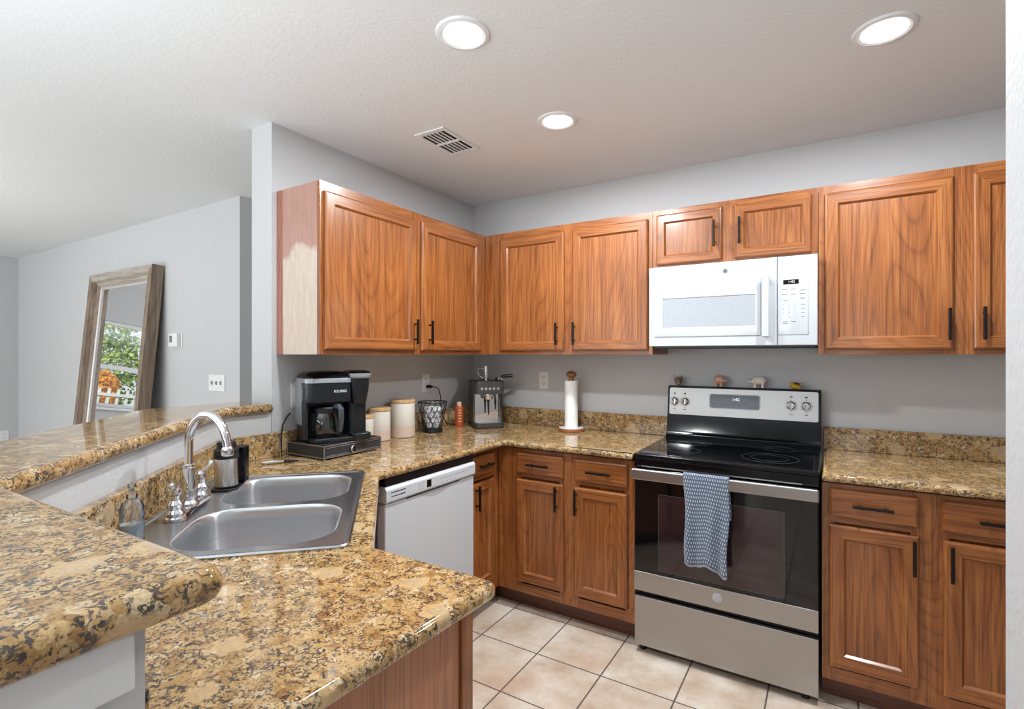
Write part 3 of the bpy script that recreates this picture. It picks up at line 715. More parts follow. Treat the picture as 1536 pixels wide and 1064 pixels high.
# dish towel over the oven handle
def towel():
    t_ = NT('blue_grey_towel_with_pale_drop_pattern')
    gm = t_.node('ShaderNodeUVMap'); mp = t_.node('ShaderNodeMapping'); t_.link(gm.outputs[0], mp.inputs[0]); mp.inputs['Scale'].default_value = (21, 31, 1)
    sx = t_.node('ShaderNodeSeparateXYZ'); t_.link(mp.outputs[0], sx.inputs[0])
    row = t_.math('FLOOR', sx.outputs[1]); odd = t_.math('MULTIPLY', t_.math('MODULO', row, 2.0), .5)
    fu = t_.math('SUBTRACT', t_.math('FRACT', t_.math('ADD', sx.outputs[0], odd)), .5); fv = t_.math('SUBTRACT', t_.math('FRACT', sx.outputs[1]), .5)
    d = t_.math('SQRT', t_.math('ADD', t_.math('MULTIPLY', t_.math('MULTIPLY', fu, fu), 1.6), t_.math('MULTIPLY', t_.math('MULTIPLY', fv, fv), .8)))
    n = t_.noise(t_.P(), 500, 2)
    f = t_.step(d, .33, .27)
    t_.set(Base_Color=t_.mix(f, t_.mix(n, srgb(70, 84, 104), srgb(96, 110, 130)), srgb(180, 187, 196)), Roughness=.95, Sheen_Weight=.3)
    t_.bump(n, .5, .002)
    t = thing('dish_towel', 'blue-grey patterned dish towel hanging over the oven door handle', 'towel', (1.715, -.70, .48))
    nu, nv = 26, 60; verts = []; uvs = []; z_top = .8655
    xl, xr = 1.628, 1.812
    for j in range(nv+1):
        s = j/nv
        for i in range(nu+1):
            a = i/nu; L = .40+.40*.0
            # path: back drop (short, behind handle) over bar then front drop
            tot = .18+.05+.395-(.0); d = s*tot
            lowfront = .395-.045*(1-a)*.6+.012*math.sin(a*9)
            if d < .18: y, z = -.6735, z_top-.18+d
            elif d < .23:
                th = PI*(d-.18)/.05; y = -.6870-(-.0135)*math.cos(th); z = z_top+.0035*math.sin(th)
                y = -.6870+.0135*math.cos(th)
            else:
                k = (d-.23)/.395; y = -.7005; z = z_top-lowfront*k
                y -= .010*k*(1+math.sin(a*13+1.2*k)) + .006*math.sin(a*22)*k
            narrow = .010*max(0, (d-.23)/.395); x = xl+(xr-xl)*a + narrow*(1-a*1.6) + .004*math.sin(z*20)
            verts.append((x, y, z)); uvs.append((a*.9, s*1.2))
    fs = [(j*(nu+1)+i, j*(nu+1)+i+1, (j+1)*(nu+1)+i+1, (j+1)*(nu+1)+i) for j in range(nv) for i in range(nu)]
    o = build('cloth', MB().add(verts, fs), t_.m, t, ang_sharp=80)
    uv = o.data.uv_layers.new(name='UVMap')
    for lpp in o.data.loops: uv.data[lpp.index].uv = uvs[lpp.vertex_index]
    sm = o.modifiers.new('thick', 'SOLIDIFY'); sm.thickness = .0025; sm.offset = 0
    # frayed hem
    b = MB(); base = nv*(nu+1)
    for i in range(nu):
        p, p2 = Vector(verts[base+i]), Vector(verts[base+i+1])
        for k in range(3):
            c = p.lerp(p2, k/3); b.tube([tuple(c+Vector((0, 0, .002))), tuple(c+Vector((.001*((i+k) % 3-1), -.001, -.010)))], .0011, 5)
    build('fringe', b, plain('pale_fringe', srgb(170, 176, 184), .9), t)
towel()

# figurines on the backguard
FZ = 1.2105
def fig(x, kind):
    c = (x, -.040, FZ)
    if kind == 'cat':
        m = NT('brown_glazed_ceramic'); n = m.noise(m.P(), 180, 3)
        m.set(Base_Color=m.ramp(n, [(.4, srgb(52, 36, 32)), (.52, srgb(120, 92, 78)), (.6, srgb(196, 170, 150))]), Roughness=.2, Coat_Weight=.6)
        t = thing('animal_figurine', 'small brown mottled ceramic animal with pointed ears, leftmost on the stove', 'figurine', c, group='little ceramic animals on the stove top ledge')
        b = MB().ball((x, -.04, FZ+.018), (.019, .014, .018)).ball((x+.002, -.050, FZ+.032), (.024, .016, .018))
        for s in (-1, 1): b.lathe([(.009, 0), (.006, .010), (.001, .020)], (x+s*.018, -.048, FZ+.038), 10)
        b.ball((x, -.066, FZ+.028), (.010, .006, .007)); build('body', b, m.m, t, world=True)
        b = MB()
        for s in (-1, 1): b.ball((x+s*.009, -.065, FZ+.036), .003)
        build('eyes', b, 'black', t)
    elif kind in ('pink', 'white'):
        s = -1 if kind == 'white' else 1; w_ = .036 if kind == 'white' else .027
        m = plain(kind+'_ceramic', srgb(206, 160, 134) if kind == 'pink' else srgb(226, 218, 204), .3, coat=.4)
        lab = 'small pink ceramic pig figurine above the stove clock' if kind == 'pink' else 'larger white ceramic pig figurine with pointed snout on the stove'
        t = thing('animal_figurine', lab, 'figurine', c, group='little ceramic animals on the stove top ledge')
        b = MB().ball((x, -.04, FZ+.038), (w_, .019, .024), 20)
        b.ball((x+s*w_*.7, -.046, FZ+.036), (.016, .014, .015)); b.lathe([(.008, 0), (.0065, s*.014)], (x+s*(w_*.7+.010), -.048, FZ+.032), 12, ax='x')
        for a in (-1, 1):
            for q_ in (-1, 1): b.lathe([(.0075, 0), (.006, .012), (.008, .026)], (x+a*w_*.5, -.04+q_*.009, FZ), 12)
            b.lathe([(.006, 0), (.001, .012)], (x+s*w_*.6, -.042+a*.010, FZ+.048), 8)
        build('body', b, m, t)
        b = MB().ball((x+s*(w_*.7+.006), -.060, FZ+.041), .0022); build('eye', b, 'black', t)
    else:
        m = plain('yellow_glazed_ceramic', srgb(204, 164, 34), .25, coat=.6)
        t = thing('animal_figurine', 'small yellow ceramic figurine with dark back, rightmost on the stove', 'figurine', c, group='little ceramic animals on the stove top ledge')
        b = MB().ball((x, -.04, FZ+.014), (.022, .017, .014)).ball((x-.012, -.046, FZ+.024), (.011, .010, .010)); b.tube([(x+.016, -.04, FZ+.018), (x+.028, -.04, FZ+.028)], [.007, .003], 10).ball((x+.018, -.048, FZ+.008), (.009, .008, .008))
        build('body', b, m, t)
        b = MB()
        for k in range(4): b.ball((x-.012+k*.009, -.043, FZ+.028-.001*k), (.005, .010, .006))
        build('spines', b, plain('dark_brown_glaze', srgb(70, 50, 20), .3), t)
fig(1.443, 'cat'); fig(1.657, 'pink'); fig(1.853, 'white'); fig(2.018, 'yellow')

# ------------------------------------------------------------------ microwave
t = thing('microwave', 'white over-the-range microwave mounted above the stove', 'microwave', (1.75, -.2, 1.41))
mx0, mx1, mz0, mz1 = 1.384, 2.122, 1.424, 1.822
build('case', MB().box(mx0+.004, mx1-.004, -.365, -.002, mz0+.008, mz1-.001), 'mw', t, bevel=.003)
build('underside', MB().box(mx0+.02, mx1-.01, -.375, -.02, mz0-.010, mz0+.010), 'black', t, bevel=.003)
split = 1.966
F = FB(-.366)
def panelring(b, u0, u1, z0, z1, prof): b.rings([rectloop(u0, u1, z0, z1, i, n) for i, n in prof])
b = MB(F); panelring(b, mx0, split-.001, mz0, mz1, [(0, 0), (0, .030), (.003, .034)])
dm = build('door', b, 'mw', t, bevel=.0)
b = MB(F)   # raised surround around the window opening, as a picture-frame profile
oz0, oz1, ou0, ou1 = 1.470, 1.735, 1.413, 1.900
prof = [(0, .034), (.002, .0375), (.004, .038), (.038, .038), (.041, .037), (.043, .0335)]
def asym(k, n): 
    il, ir, ib, it = (k, k, k, k) if k <= .005 else (k, k-.018, k+.004, k+.032)
    return [(ou0+il, n, oz0+ib), (ou1-ir, n, oz0+ib), (ou1-ir, n, oz1-it), (ou0+il, n, oz1-it)]
b.rings([asym(i, n) for i, n in prof], 0, False, False)
build('window_surround', b, 'mw', dm)
b = MB(F); b.box(1.453, 1.882, .0335, .0345, 1.513, 1.663)
t_ = NT('microwave_window_mesh'); n_ = t_.voro(t_.P(), 420, 'F1'); t_.set(Base_Color=t_.mix(t_.step(n_, .2, .5), srgb(138, 143, 149), srgb(162, 167, 173)), Roughness=.15)
build('window', b, t_.m, dm)
b = MB(F); b.box(1.905, 1.936, .056, .068, 1.462, 1.742)
for z in (1.475, 1.725): b.box(1.912, 1.930, .033, .058, z-.008, z+.008)
build('door_handle', b, 'mw', dm, bevel=.005, seg=3)
build('emblem', MB(FB(-.400)).lathe([(.0110, -.0002), (.0110, .0012), (.0085, .0012), (.0085, .0004)], (1.747, 0, 1.777), 28, ax='y'), 'ink', dm)
build('emblem_letters', text_mb('GE', .010, lambda u, v, n: (u+1.747, -.4008-n, v+1.777), depth=.0003), 'inkdk', dm)
b = MB(F); panelring(b, split+.001, mx1, mz0, mz1, [(0, 0), (0, .030), (.003, .034)])
pm = build('control_panel', b, 'mw', t)
b = MB(F); b.rings([rectloop(split+.002, 2.088, 1.470, 1.735, i, n) for i, n in ((0, .034), (.002, .036), (.004, .0365))])
build('keypad', b, 'mw', pm)
F2 = FB(-.366-.0365)
build('display', MB(F2).box(1.990, 2.050, 0, .0008, 1.696, 1.716), 'blackgl', pm)
build('display_digits', text_mb('1:42', .016, lambda u, v, n: (u+2.022, -.366-.0376-n, v+1.706), depth=.0003), 'disp', pm)
b = MB()
for r_ in range(4):
    for c_ in range(3):
        d_ = '123456789 0 '[r_*3+c_]
        if d_.strip(): 
            tb = text_mb(d_, .010, lambda u, v, n: (u+1.990+c_*.023, -.4028-n, v+1.605-r_*.018), depth=.0002); b.v, b.f, b.m = b.v+tb.v, b.f+[[k+len(b.v) for k in f] for f in tb.f], b.m+tb.m
    b.T = F2; b.box(2.058, 2.074, 0, .0004, 1.603-r_*.018, 1.606-r_*.018); b.T = None
b.T = F2
for zz, us in ((1.672, (1.985, 2.02)), (1.666, (2.055,)), (1.650, (1.985, 2.018, 2.055)), (1.630, (2.055,)), (1.622, (1.99,)), (1.528, (1.988, 2.020)), (1.520, (1.988,))):
    for u in us: b.box(u, u+.020, 0, .0004, zz, zz+.0028)
b.T = None
build('key_legends', b, 'ink', pm)

# ------------------------------------------------------------------ outlets and plates
def outlet(loc, F, label, n0=.0, hgt=.115, wid=.07, kind='duplex', group='white wall plates'):
    t = thing('wall_outlet' if kind == 'duplex' else 'light_switch', label, 'outlet' if kind == 'duplex' else 'switch', loc, group=group)
    G = lambda u, n, z: F(u, n, z)
    u0 = loc[0] if abs(F(1, 0, 0)[0]) == 1 and F(1, 0, 0)[0] != F(0, 0, 0)[0] else loc[1]
    z0 = loc[2]
    p = build('cover_plate', MB(G).box(u0-wid/2, u0+wid/2, 0, .006, z0-hgt/2, z0+hgt/2), 'plate', t, bevel=.003, seg=2)
    if kind == 'duplex':
        for s in (-1, 1):
            b = MB(G).rings([[(u, n, z) for u, z in rrect(u0-.016, u0+.016, z0+s*.021-.014, z0+s*.021+.014, .008, 4)] for n in (.006, .008)])
            r = build('receptacle', b, 'plate', t)
            b = MB(G).box(u0-.008, u0-.0055, .008, .0084, z0+s*.021-.003, z0+s*.021+.007).box(u0+.0055, u0+.008, .008, .0084, z0+s*.021-.003, z0+s*.021+.007).box(u0-.002, u0+.002, .008, .0084, z0+s*.021-.010, z0+s*.021-.006)
            build('slots', b, 'slot', r)
    elif kind == 'switch3':
        for k in (-1, 0, 1):
            b = MB(G).box(u0+k*.055-.004, u0+k*.055+.004, .006, .016, z0-.008, z0+.010)
            build('toggle', b, 'appl_grey', t)
            build('toggle_bezel', MB(G).box(u0+k*.055-.008, u0+k*.055+.008, .006, .0066, z0-.014, z0+.014), 'ink', t)
    return t
outlet((.566, 0, 1.212), FB(0), 'white duplex outlet on the back wall left of the paper towels')
outlet((0, -.52, 1.205), FL(0), 'white outlet on the left wall above the wire basket, black plug in it')
outlet((0, -1.44, 1.19), FL(0), 'white outlet plate on the left wall just behind the coffee maker')
outlet((-1.464, -1.02, 1.185), FB(-1.02), 'white wide switch plate on the far wall, nearest the bar end', hgt=.115, wid=.20, kind='switch3')
outlet((-5.45, -1.135, .50), FL(-5.45), 'white outlet low on the living room wall at the left edge')
t = thing('thermostat', 'small white wall thermostat box right of the leaning mirror', 'thermostat', (-2.01, -1.02, 1.49))
build('backplate', MB(FB(-1.02)).box(-2.095, -1.930, 0, .006, 1.435, 1.548), 'plate', t, bevel=.003)
build('case', MB(FB(-1.02)).box(-2.075, -1.950, .006, .034, 1.440, 1.543), 'plate', t, bevel=.006, seg=3)
build('screen', MB(FB(-1.054)).box(-2.055, -2.015, 0, .001, 1.475, 1.525), 'ink', t)

# ------------------------------------------------------------------ coffee maker on pod drawer
t = thing('pod_drawer', 'flat black coffee pod drawer with silver wire edges under the coffee maker', 'drawer', (.155, -1.342, CT))
a, b_, c, d, zt = .026, .284, -1.508, -1.176, CT+.064
build('case', MB().box(a, b_, c, d, CT+.006, zt-.004), plain('dark_mesh_case', srgb(44, 46, 50), .5), t, bevel=.003)
build('top_mat', MB().box(a+.006, b_-.006, c+.006, d-.006, zt-.004, zt+.0005), 'rubber', t)
b = MB(); r = .0032
for z in (CT+.009, zt-.003):
    cs = [(a, c), (b_, c), (b_, d), (a, d)]
    for i in range(4): p, q2 = cs[i], cs[(i+1) % 4]; b.tube([(p[0], p[1], z), (q2[0], q2[1], z)], r, 8)
for p in cs: b.tube([(p[0], p[1], CT+.001), (p[0], p[1], zt-.001)], r, 8)
b.tube([(b_+.001, c+.012, CT+.016), (b_+.001, d-.012, CT+.016)], .0018, 6).tube([(b_+.001, c+.012, zt-.012), (b_+.001, d-.012, zt-.012)], .0018, 6)
build('wire_frame', b, plain('gunmetal_wire', srgb(150, 152, 156), .3, .9), t)
k = build('drawer_knob', MB().lathe([(.013, 0), (.017, .004), (.018, .012), (.015, .016), (.014, .013), (.001, .013)], (b_+.002, -1.352, CT+.032), 32, ax='x'), 'chrome', t)
build('knob_face', MB().lathe([(.0135, .0130), (.0135, .0142), (.001, .0142)], (b_+.002, -1.352, CT+.032), 24, ax='x'), 'black', k)
def coffee_maker():
    z = CT+.0648
    t = thing('coffee_maker', 'black dual coffee maker with glass carafe standing on the pod drawer', 'coffee maker', (.157, -1.343, z), math.radians(-21))
    y0, y1, ym = -.162, .131, .034; z = 0; N_ = dict(world=False)
    silver = plain('charcoal_metallic_plastic', srgb(158, 162, 168), .3, .35)
    body = plain('soft_black_plastic', srgb(20, 22, 26), .34)
    build('rear_tower', MB().prism(fillet([(-.08, y0+.004), (.0, y0+.004), (.0, y1), (-.08, y1)], .015), .001, .27), body, t, bevel=.004, **N_)
    build('base', MB().prism(fillet([(-.078, y0+.022), (.112, y0+.022), (.118, y1-.004), (-.078, y1-.004)], .03), .0005, .020), body, t, bevel=.004, **N_)
    build('side_wall', MB().prism(fillet([(-.03, y0), (.085, y0), (.085, y0+.012), (-.03, y0+.012)], .004), .017, .20), body, t, bevel=.003, **N_)
    pts = fillet([(-.03, y0), (.088, y0), (.104, y0+.03), (.104, ym+.002), (-.03, ym+.002)], [.01, .03, .03, .004, .01])
    hd = build('brew_head', MB().rings([lp(pts, .182), lp(pts, .190), lp(pts, .274)]), body, t, bevel=.004, seg=3, **N_)
    hpts = fillet([(-.082, y0-.002), (.090, y0-.002), (.107, y0+.03), (.107, ym+.004), (-.082, ym+.004)], [.03, .035, .03, .004, .01])
    cx, cy = .0, -.045
    sc = lambda f, k=0: [(cx+(x-cx)*f-k, cy+(y-cy)*f) for x, y in hpts]
    build('lid_band', MB().rings([lp(sc(1), .272), lp(sc(1.0), .286), lp(sc(.985), .292)]), silver, t, **N_)
    build('water_lid', MB().rings([lp(sc(.985), .292), lp(sc(.93, .003), .308), lp(sc(.78, .006), .319), lp(sc(.45, .010), .324)]), 'blackgl', t, ang_sharp=50, **N_)
    build('side_flank', MB().prism(fillet([(-.079, y0-.003), (.030, y0-.003), (.030, y0+.002), (-.079, y0+.002)], .001), .08, .276), silver, t, **N_)
    build('panel_seam', MB().tube([(.040, y0-.001, .19), (.040, y0-.001, .245), (.052, y0, .258), (.075, y0+.001, .262)], .002, 8), silver, hd, **N_)
    pp = lambda k: fillet([(-.03, ym+.006), (.108+k, ym+.006-k), (.112+k, ym+.03), (.112+k, y1-.02+k), (.09, y1+k), (-.03, y1+k)], [.005, .02, .03, .03, .03, .005])
    build('pod_head', MB().rings([lp(pp(-.012), .170), lp(pp(-.008), .185), lp(pp(.0), .24), lp(pp(.003), .288)]), body, t, ang_sharp=50, **N_)
    build('silver_collar', MB().rings([lp(pp(.004), .288), lp(pp(.011), .296), lp(pp(.011), .312)]), silver, t, ang_sharp=50, **N_)
    P2 = pp(.010); cx2, cy2 = .03, .085; s2 = lambda f: [(cx2+(x-cx2)*f, cy2+(y-cy2)*f) for x, y in P2]
    build('pod_lid', MB().rings([lp(s2(1), .312), lp(s2(.93), .320), lp(s2(.7), .326)]), 'blackgl', t, ang_sharp=50, **N_)
    build('pod_column', MB().prism(fillet([(-.03, ym+.006), (.070, ym+.006), (.080, ym+.03), (.080, y1-.008), (-.03, y1)], [.004, .02, .02, .02, .004]), .018, .176), body, t, bevel=.004, **N_)
    build('drip_tray', MB().prism(fillet([(.04, ym+.004), (.128, ym+.004), (.128, y1+.002), (.04, y1+.002)], [.004, .03, .03, .004]), .001, .032), body, t, bevel=.004, **N_)
    cc = (.038, -.062, .020); k = 32
    cf = build('carafe', MB().lathe([(.056, .002), (.066, .010), (.069, .04), (.066, .085), (.058, .108), (.056, .116)], cc, k), 'carafe', t, ang_sharp=60, **N_)
    build('carafe_band', MB().lathe([(.057, .112), (.061, .114), (.061, .134), (.056, .140), (.02, .144), (.002, .145)], cc, k), body, cf, **N_)
    build('hot_plate', MB().lathe([(.068, -.001), (.068, .003), (.002, .003)], cc, k), 'black', t, **N_)
    path = [(.080, -.032, .160), (.106, -.020, .162), (.119, -.014, .150), (.119, -.014, .095), (.112, -.018, .050), (.098, -.025, .036)]
    build('carafe_handle', MB().tube(path, [.011, .013, .014, .013, .011, .008], 14), plain('grey_blue_plastic', srgb(62, 68, 76), .4), cf, **N_)
    build('brand_letters', text_mb('KEURIG', .017, lambda u, v, n: (.1045+n, u-.012, v+.232), depth=.0008), 'inkwh', hd, **N_)
    b = MB()
    for i in range(3): b.tube([(.1038, -.045+i*.016, .254), (.1050, -.045+i*.016, .254)], .004, 10)
    build('buttons', b, 'slot', hd, **N_)
    z = CT+.0648
    # power cord
    o = single('power_cord', MB().tube([(.010, -1.482, z+.125), (.012, -1.50, z+.112), (.020, -1.528, z+.075), (.034, -1.545, z+.02), (.045, -1.552, z-.035), (.060, -1.56, z-.060)], .0035, 8), 'rubber', 'black power cord curving down the wall left of the coffee maker', 'cord')
    single('plug_adapter', MB().box(.0085, .036, -1.462, -1.418, 1.145, 1.235), 'plate', 'white plug-in adapter on the wall outlet behind the coffee maker', 'adapter', bevel=.006, seg=3)
coffee_maker()

# ------------------------------------------------------------------ canisters
def canister(x, y, r, h, label):
    t = thing('storage_canister', label, 'canister', (x, y, CT), group='cream ceramic canisters with wooden lids')
    split_ = h*.30
    body = build('jar', MB().lathe([(r-.004, 0), (r, .004), (r, split_)], (x, y, CT), 40), plain('blush_stoneware', srgb(200, 178, 160), .5), t)
    build('glazed_upper', MB().lathe([(r, split_), (r+.0006, split_+.001), (r, h-.022), (r-.003, h-.018)], (x, y, CT), 40), plain('cream_glaze', srgb(224, 220, 210), .25, coat=.3), body)
    build('lid', MB().lathe([(r-.004, h-.018), (r+.002, h-.016), (r+.002, h-.003), (r-.002, h), (.002, h)], (x, y, CT), 40), 'lidwood', t)
canister(.088, -1.098, .045, .148, 'smallest cream canister with wooden lid, half hidden by the coffee maker')
canister(.084, -.990, .058, .178, 'middle-sized cream canister with wooden lid, between the other two')
canister(.098, -.828, .070, .210, 'tallest cream canister with wooden lid, nearest the wire basket')
# wire basket with pods
def basket():
    cx, cy = .135, -.610; h = .185
    t = thing('wire_basket', 'black lattice wire basket holding white pods beside the tallest canister', 'basket', (cx, cy, CT))
    R = lambda s: .052+.034*s**.8
    build('foot', MB().lathe([(.058, 0), (.060, .004), (.058, .022), (.052, .026), (.002, .026)], (cx, cy, CT), 36), 'black', t)
    b = MB(); n = 18
    for d in (1, -1):
        for i in range(n):
            pth = []
            for k in range(9):
                s = k/8; a = 2*PI*i/n+d*s*1.1; pth.append((cx+R(s)*math.cos(a), cy+R(s)*math.sin(a), CT+.024+(h-.03)*s))
            b.tube(pth, .0015, 5)
    build('lattice', b, 'black', t)
    b = MB(); ring = [(cx+R(1)*math.cos(a), cy+R(1)*math.sin(a), CT+h-.004) for a in [2*PI*i/36 for i in range(37)]]
    b.tube(ring, .0035, 8, caps=False); build('rim', b, 'black', t)
    m = plain('white_pod_plastic', srgb(232, 234, 238), .4)
    proto = None; idx = 0
    for lay, (zz, rr_, cnt) in enumerate(((.030, .030, 4), (.062, .036, 5), (.094, .042, 6), (.124, .046, 6))):
        for k in range(cnt+1):
            if k == cnt: px_, py_ = cx, cy
            else: a = 2*PI*k/cnt+lay*.5; px_, py_ = cx+rr_*.86*math.cos(a), cy+rr_*.86*math.sin(a)
            if proto is None:
                mb = MB().lathe([(.0135, 0), (.0165, .024), (.0185, .0245), (.0185, .0265), (.002, .027)], (0, 0, 0), 20)
                o = build('coffee_pod', mb, m, None); proto = o
            else: o = proto.copy(); COL.objects.link(o)
            o.location = (px_, py_, CT+zz); o.rotation_euler = (random.uniform(-.25, .25), random.uniform(-.25, .25), random.random()*6)
            o['label'] = 'white coffee pod among the others inside the black wire basket'; o['category'] = 'coffee pod'; o['group'] = 'coffee pods in the wire basket'
basket()
t = thing('spice_bottle', 'small rust-orange bottle with pale cap between basket and espresso machine', 'bottle', (.12, -.330, CT))
rb = build('bottle', MB().lathe([(.025, 0), (.028, .004), (.028, .120), (.024, .130), (.015, .134)], (.12, -.33, CT), 28), plain('rust_orange_label', srgb(168, 76, 34), .35), t)
build('cap', MB().lathe([(.016, .132), (.016, .156), (.013, .158), (.002, .158)], (.12, -.33, CT), 24), plain('pale_beige_cap', srgb(214, 176, 142), .5), t)
b = MB()
for k in range(5):
    for j in range(4):
        a = math.radians(-60+j*11); b.ball((.12+.028*math.cos(a), -.33+.028*math.sin(a), CT+.035+k*.018), (.0022, .0022, .0035), 6, k=5)
build('label_print', b, 'inkwh', rb)
# plug and cord of the espresso machine
t = thing('power_cord', 'black plug and cord dropping from the left wall outlet behind the basket', 'cord', (.02, -.52, 1.18))
build('plug', MB().lathe([(.010, .0085), (.012, .02), (.009, .045), (.004, .055)], (0, -.515, 1.182), 14, ax='x'), 'black', t)
pth = [(.050, -.515, 1.182), (.062, -.50, 1.180), (.066, -.47, 1.165), (.055, -.44, 1.12), (.045, -.42, 1.05), (.04, -.40, .99), (.045, -.37, .94), (.06, -.34, .924), (.055, -.29, .923), (.07, -.24, .923)]
build('cable', MB().tube(pth, .0032, 8), 'rubber', t)

# ------------------------------------------------------------------ espresso machine
t = thing('espresso_machine', 'compact dark grey and steel espresso machine turned diagonally in the corner', 'espresso machine', (.262, -.228, CT), math.radians(47))
gun = plain('gunmetal_enamel', srgb(78, 76, 72), .35, .5)
hw, dp = .096, .125
build('housing', MB().prism(fillet([(-hw, -.01), (hw, -.01), (hw, dp), (-hw, dp)], [.004, .004, .02, .02]), .02, .292), gun, t, bevel=.004, world=False)
build('head', MB().prism(fillet([(-hw, -.118), (hw, -.118), (hw, -.012), (-hw, -.012)], [.035, .035, .002, .002]), .215, .292), gun, t, bevel=.004, seg=3, world=False)
build('top_deck', MB().prism(fillet([(-hw+.004, -.112), (hw-.004, -.112), (hw-.004, dp-.006), (-hw+.004, dp-.006)], [.033, .033, .02, .02]), .292, .298), 'black', t, bevel=.002, world=False)
build('splash_plate', MB().box(-hw+.012, hw-.012, -.0135, -.0105, .035, .214), 'chrome', t, world=False)
for s in (-1, 1): build('side_post', MB().box(s*(hw-.006)-.006, s*(hw-.006)+.006, -.05, -.0105, .03, .214), gun, t, bevel=.002, world=False)
build('drip_tray', MB().prism(fillet([(-hw-.004, -.128), (hw+.004, -.128), (hw+.004, -.008), (-hw-.004, -.008)], [.045, .045, .002, .002]), .004, .034), gun, t, bevel=.006, seg=3, world=False)
build('tray_grille', MB().prism(fillet([(-hw+.010, -.112), (hw-.010, -.112), (hw-.010, -.015), (-hw+.010, -.015)], [.03, .03, .002, .002]), .034, .037), 'chrome', t, world=False)
build('group_head', MB().lathe([(.034, .196), (.036, .204), (.034, .216)], (.0, -.062, 0), 28).lathe([(.030, .180), (.032, .196)], (0, -.062, 0), 28), 'chrome', t, world=False)
build('portafilter_spout', MB().tube([(0, -.062, .182), (0, -.064, .16), (.002, -.066, .08)], [.012, .007, .004], 12), 'black', t, world=False)
build('steam_wand', MB().tube([(.070, -.085, .215), (.076, -.092, .17), (.079, -.098, .10)], [.006, .005, .004], 12).tube([(.076, -.092, .17), (.078, -.096, .13)], .007, 10), 'black', t, world=False)
for k in range(5): build('button', MB().lathe([(.009, 0), (.009, -.003), (.001, -.0035)], (-.052+k*.026, -.1175, .250), 20, ax='y'), 'chrome', t, world=False)
t = thing('milk_pitcher', 'tall narrow stainless cup standing on top of the espresso machine', 'cup', (.272, -.245, CT+.2985))
build('cup', MB().lathe([(.017, 0), (.018, .004), (.018, .092), (.016, .092), (.016, .006), (.001, .006)], (0, 0, 0), 28), 'steelz', t, world=False)
build('cup_handle', MB().tube([(-.014, -.010, .078), (-.040, -.028, .080), (-.045, -.031, .060), (-.036, -.026, .03), (-.016, -.011, .012)], .003, 8), 'chrome', t, world=False)
t = thing('portafilter', 'spare portafilter with black handle lying on the espresso machine', 'portafilter', (.33, -.18, CT+.2985))
build('basket', MB().lathe([(.024, 0), (.027, .004), (.029, .016), (.027, .018), (.002, .018)], (0, 0, 0), 24), 'chrome', t, world=False)
build('grip', MB().tube([(.010, .006, .018), (.03, .018, .026), (.062, .032, .030), (.080, .040, .028)], [.009, .011, .013, .010], 12), 'black', t, world=False)

# ------------------------------------------------------------------ paper towels
x, y = .822, -.125
t = thing('paper_towel_holder', 'round wooden paper towel stand with dark wood knob, left of the stove', 'paper towel holder', (x, y, CT))
build('base_rim', MB().lathe([(.076, 0), (.081, .004), (.081, .016), (.078, .018), (.002, .018)], (x, y, CT), 44), plain('stained_rim_wood', srgb(150, 96, 62), .5), t)
build('base_top', MB().lathe([(.074, .018), (.074, .021), (.002, .021)], (x, y, CT), 44), plain('white_marble_disc', srgb(226, 222, 216), .25), t)
build('pole', MB().lathe([(.010, .0212), (.010, .318)], (x, y, CT), 16).lathe([(.022, .306), (.016, .316), (.014, .324), (.030, .334), (.032, .350), (.024, .360), (.012, .364), (.002, .366)], (x, y, CT), 24), 'knobwood', t)
t_ = NT('white_paper'); t_.set(Base_Color=srgb(238, 238, 236), Roughness=.9); t_.bump(t_.noise(t_.P(), 300, 2), .4, .001)
single('paper_towel_roll', MB().lathe([(.019, .0215), (.040, .0215), (.040, .306), (.019, .306), (.019, .0215)], (x, y, CT), 44), t_.m, 'slim white paper towel roll standing on the wooden holder', 'paper towels')

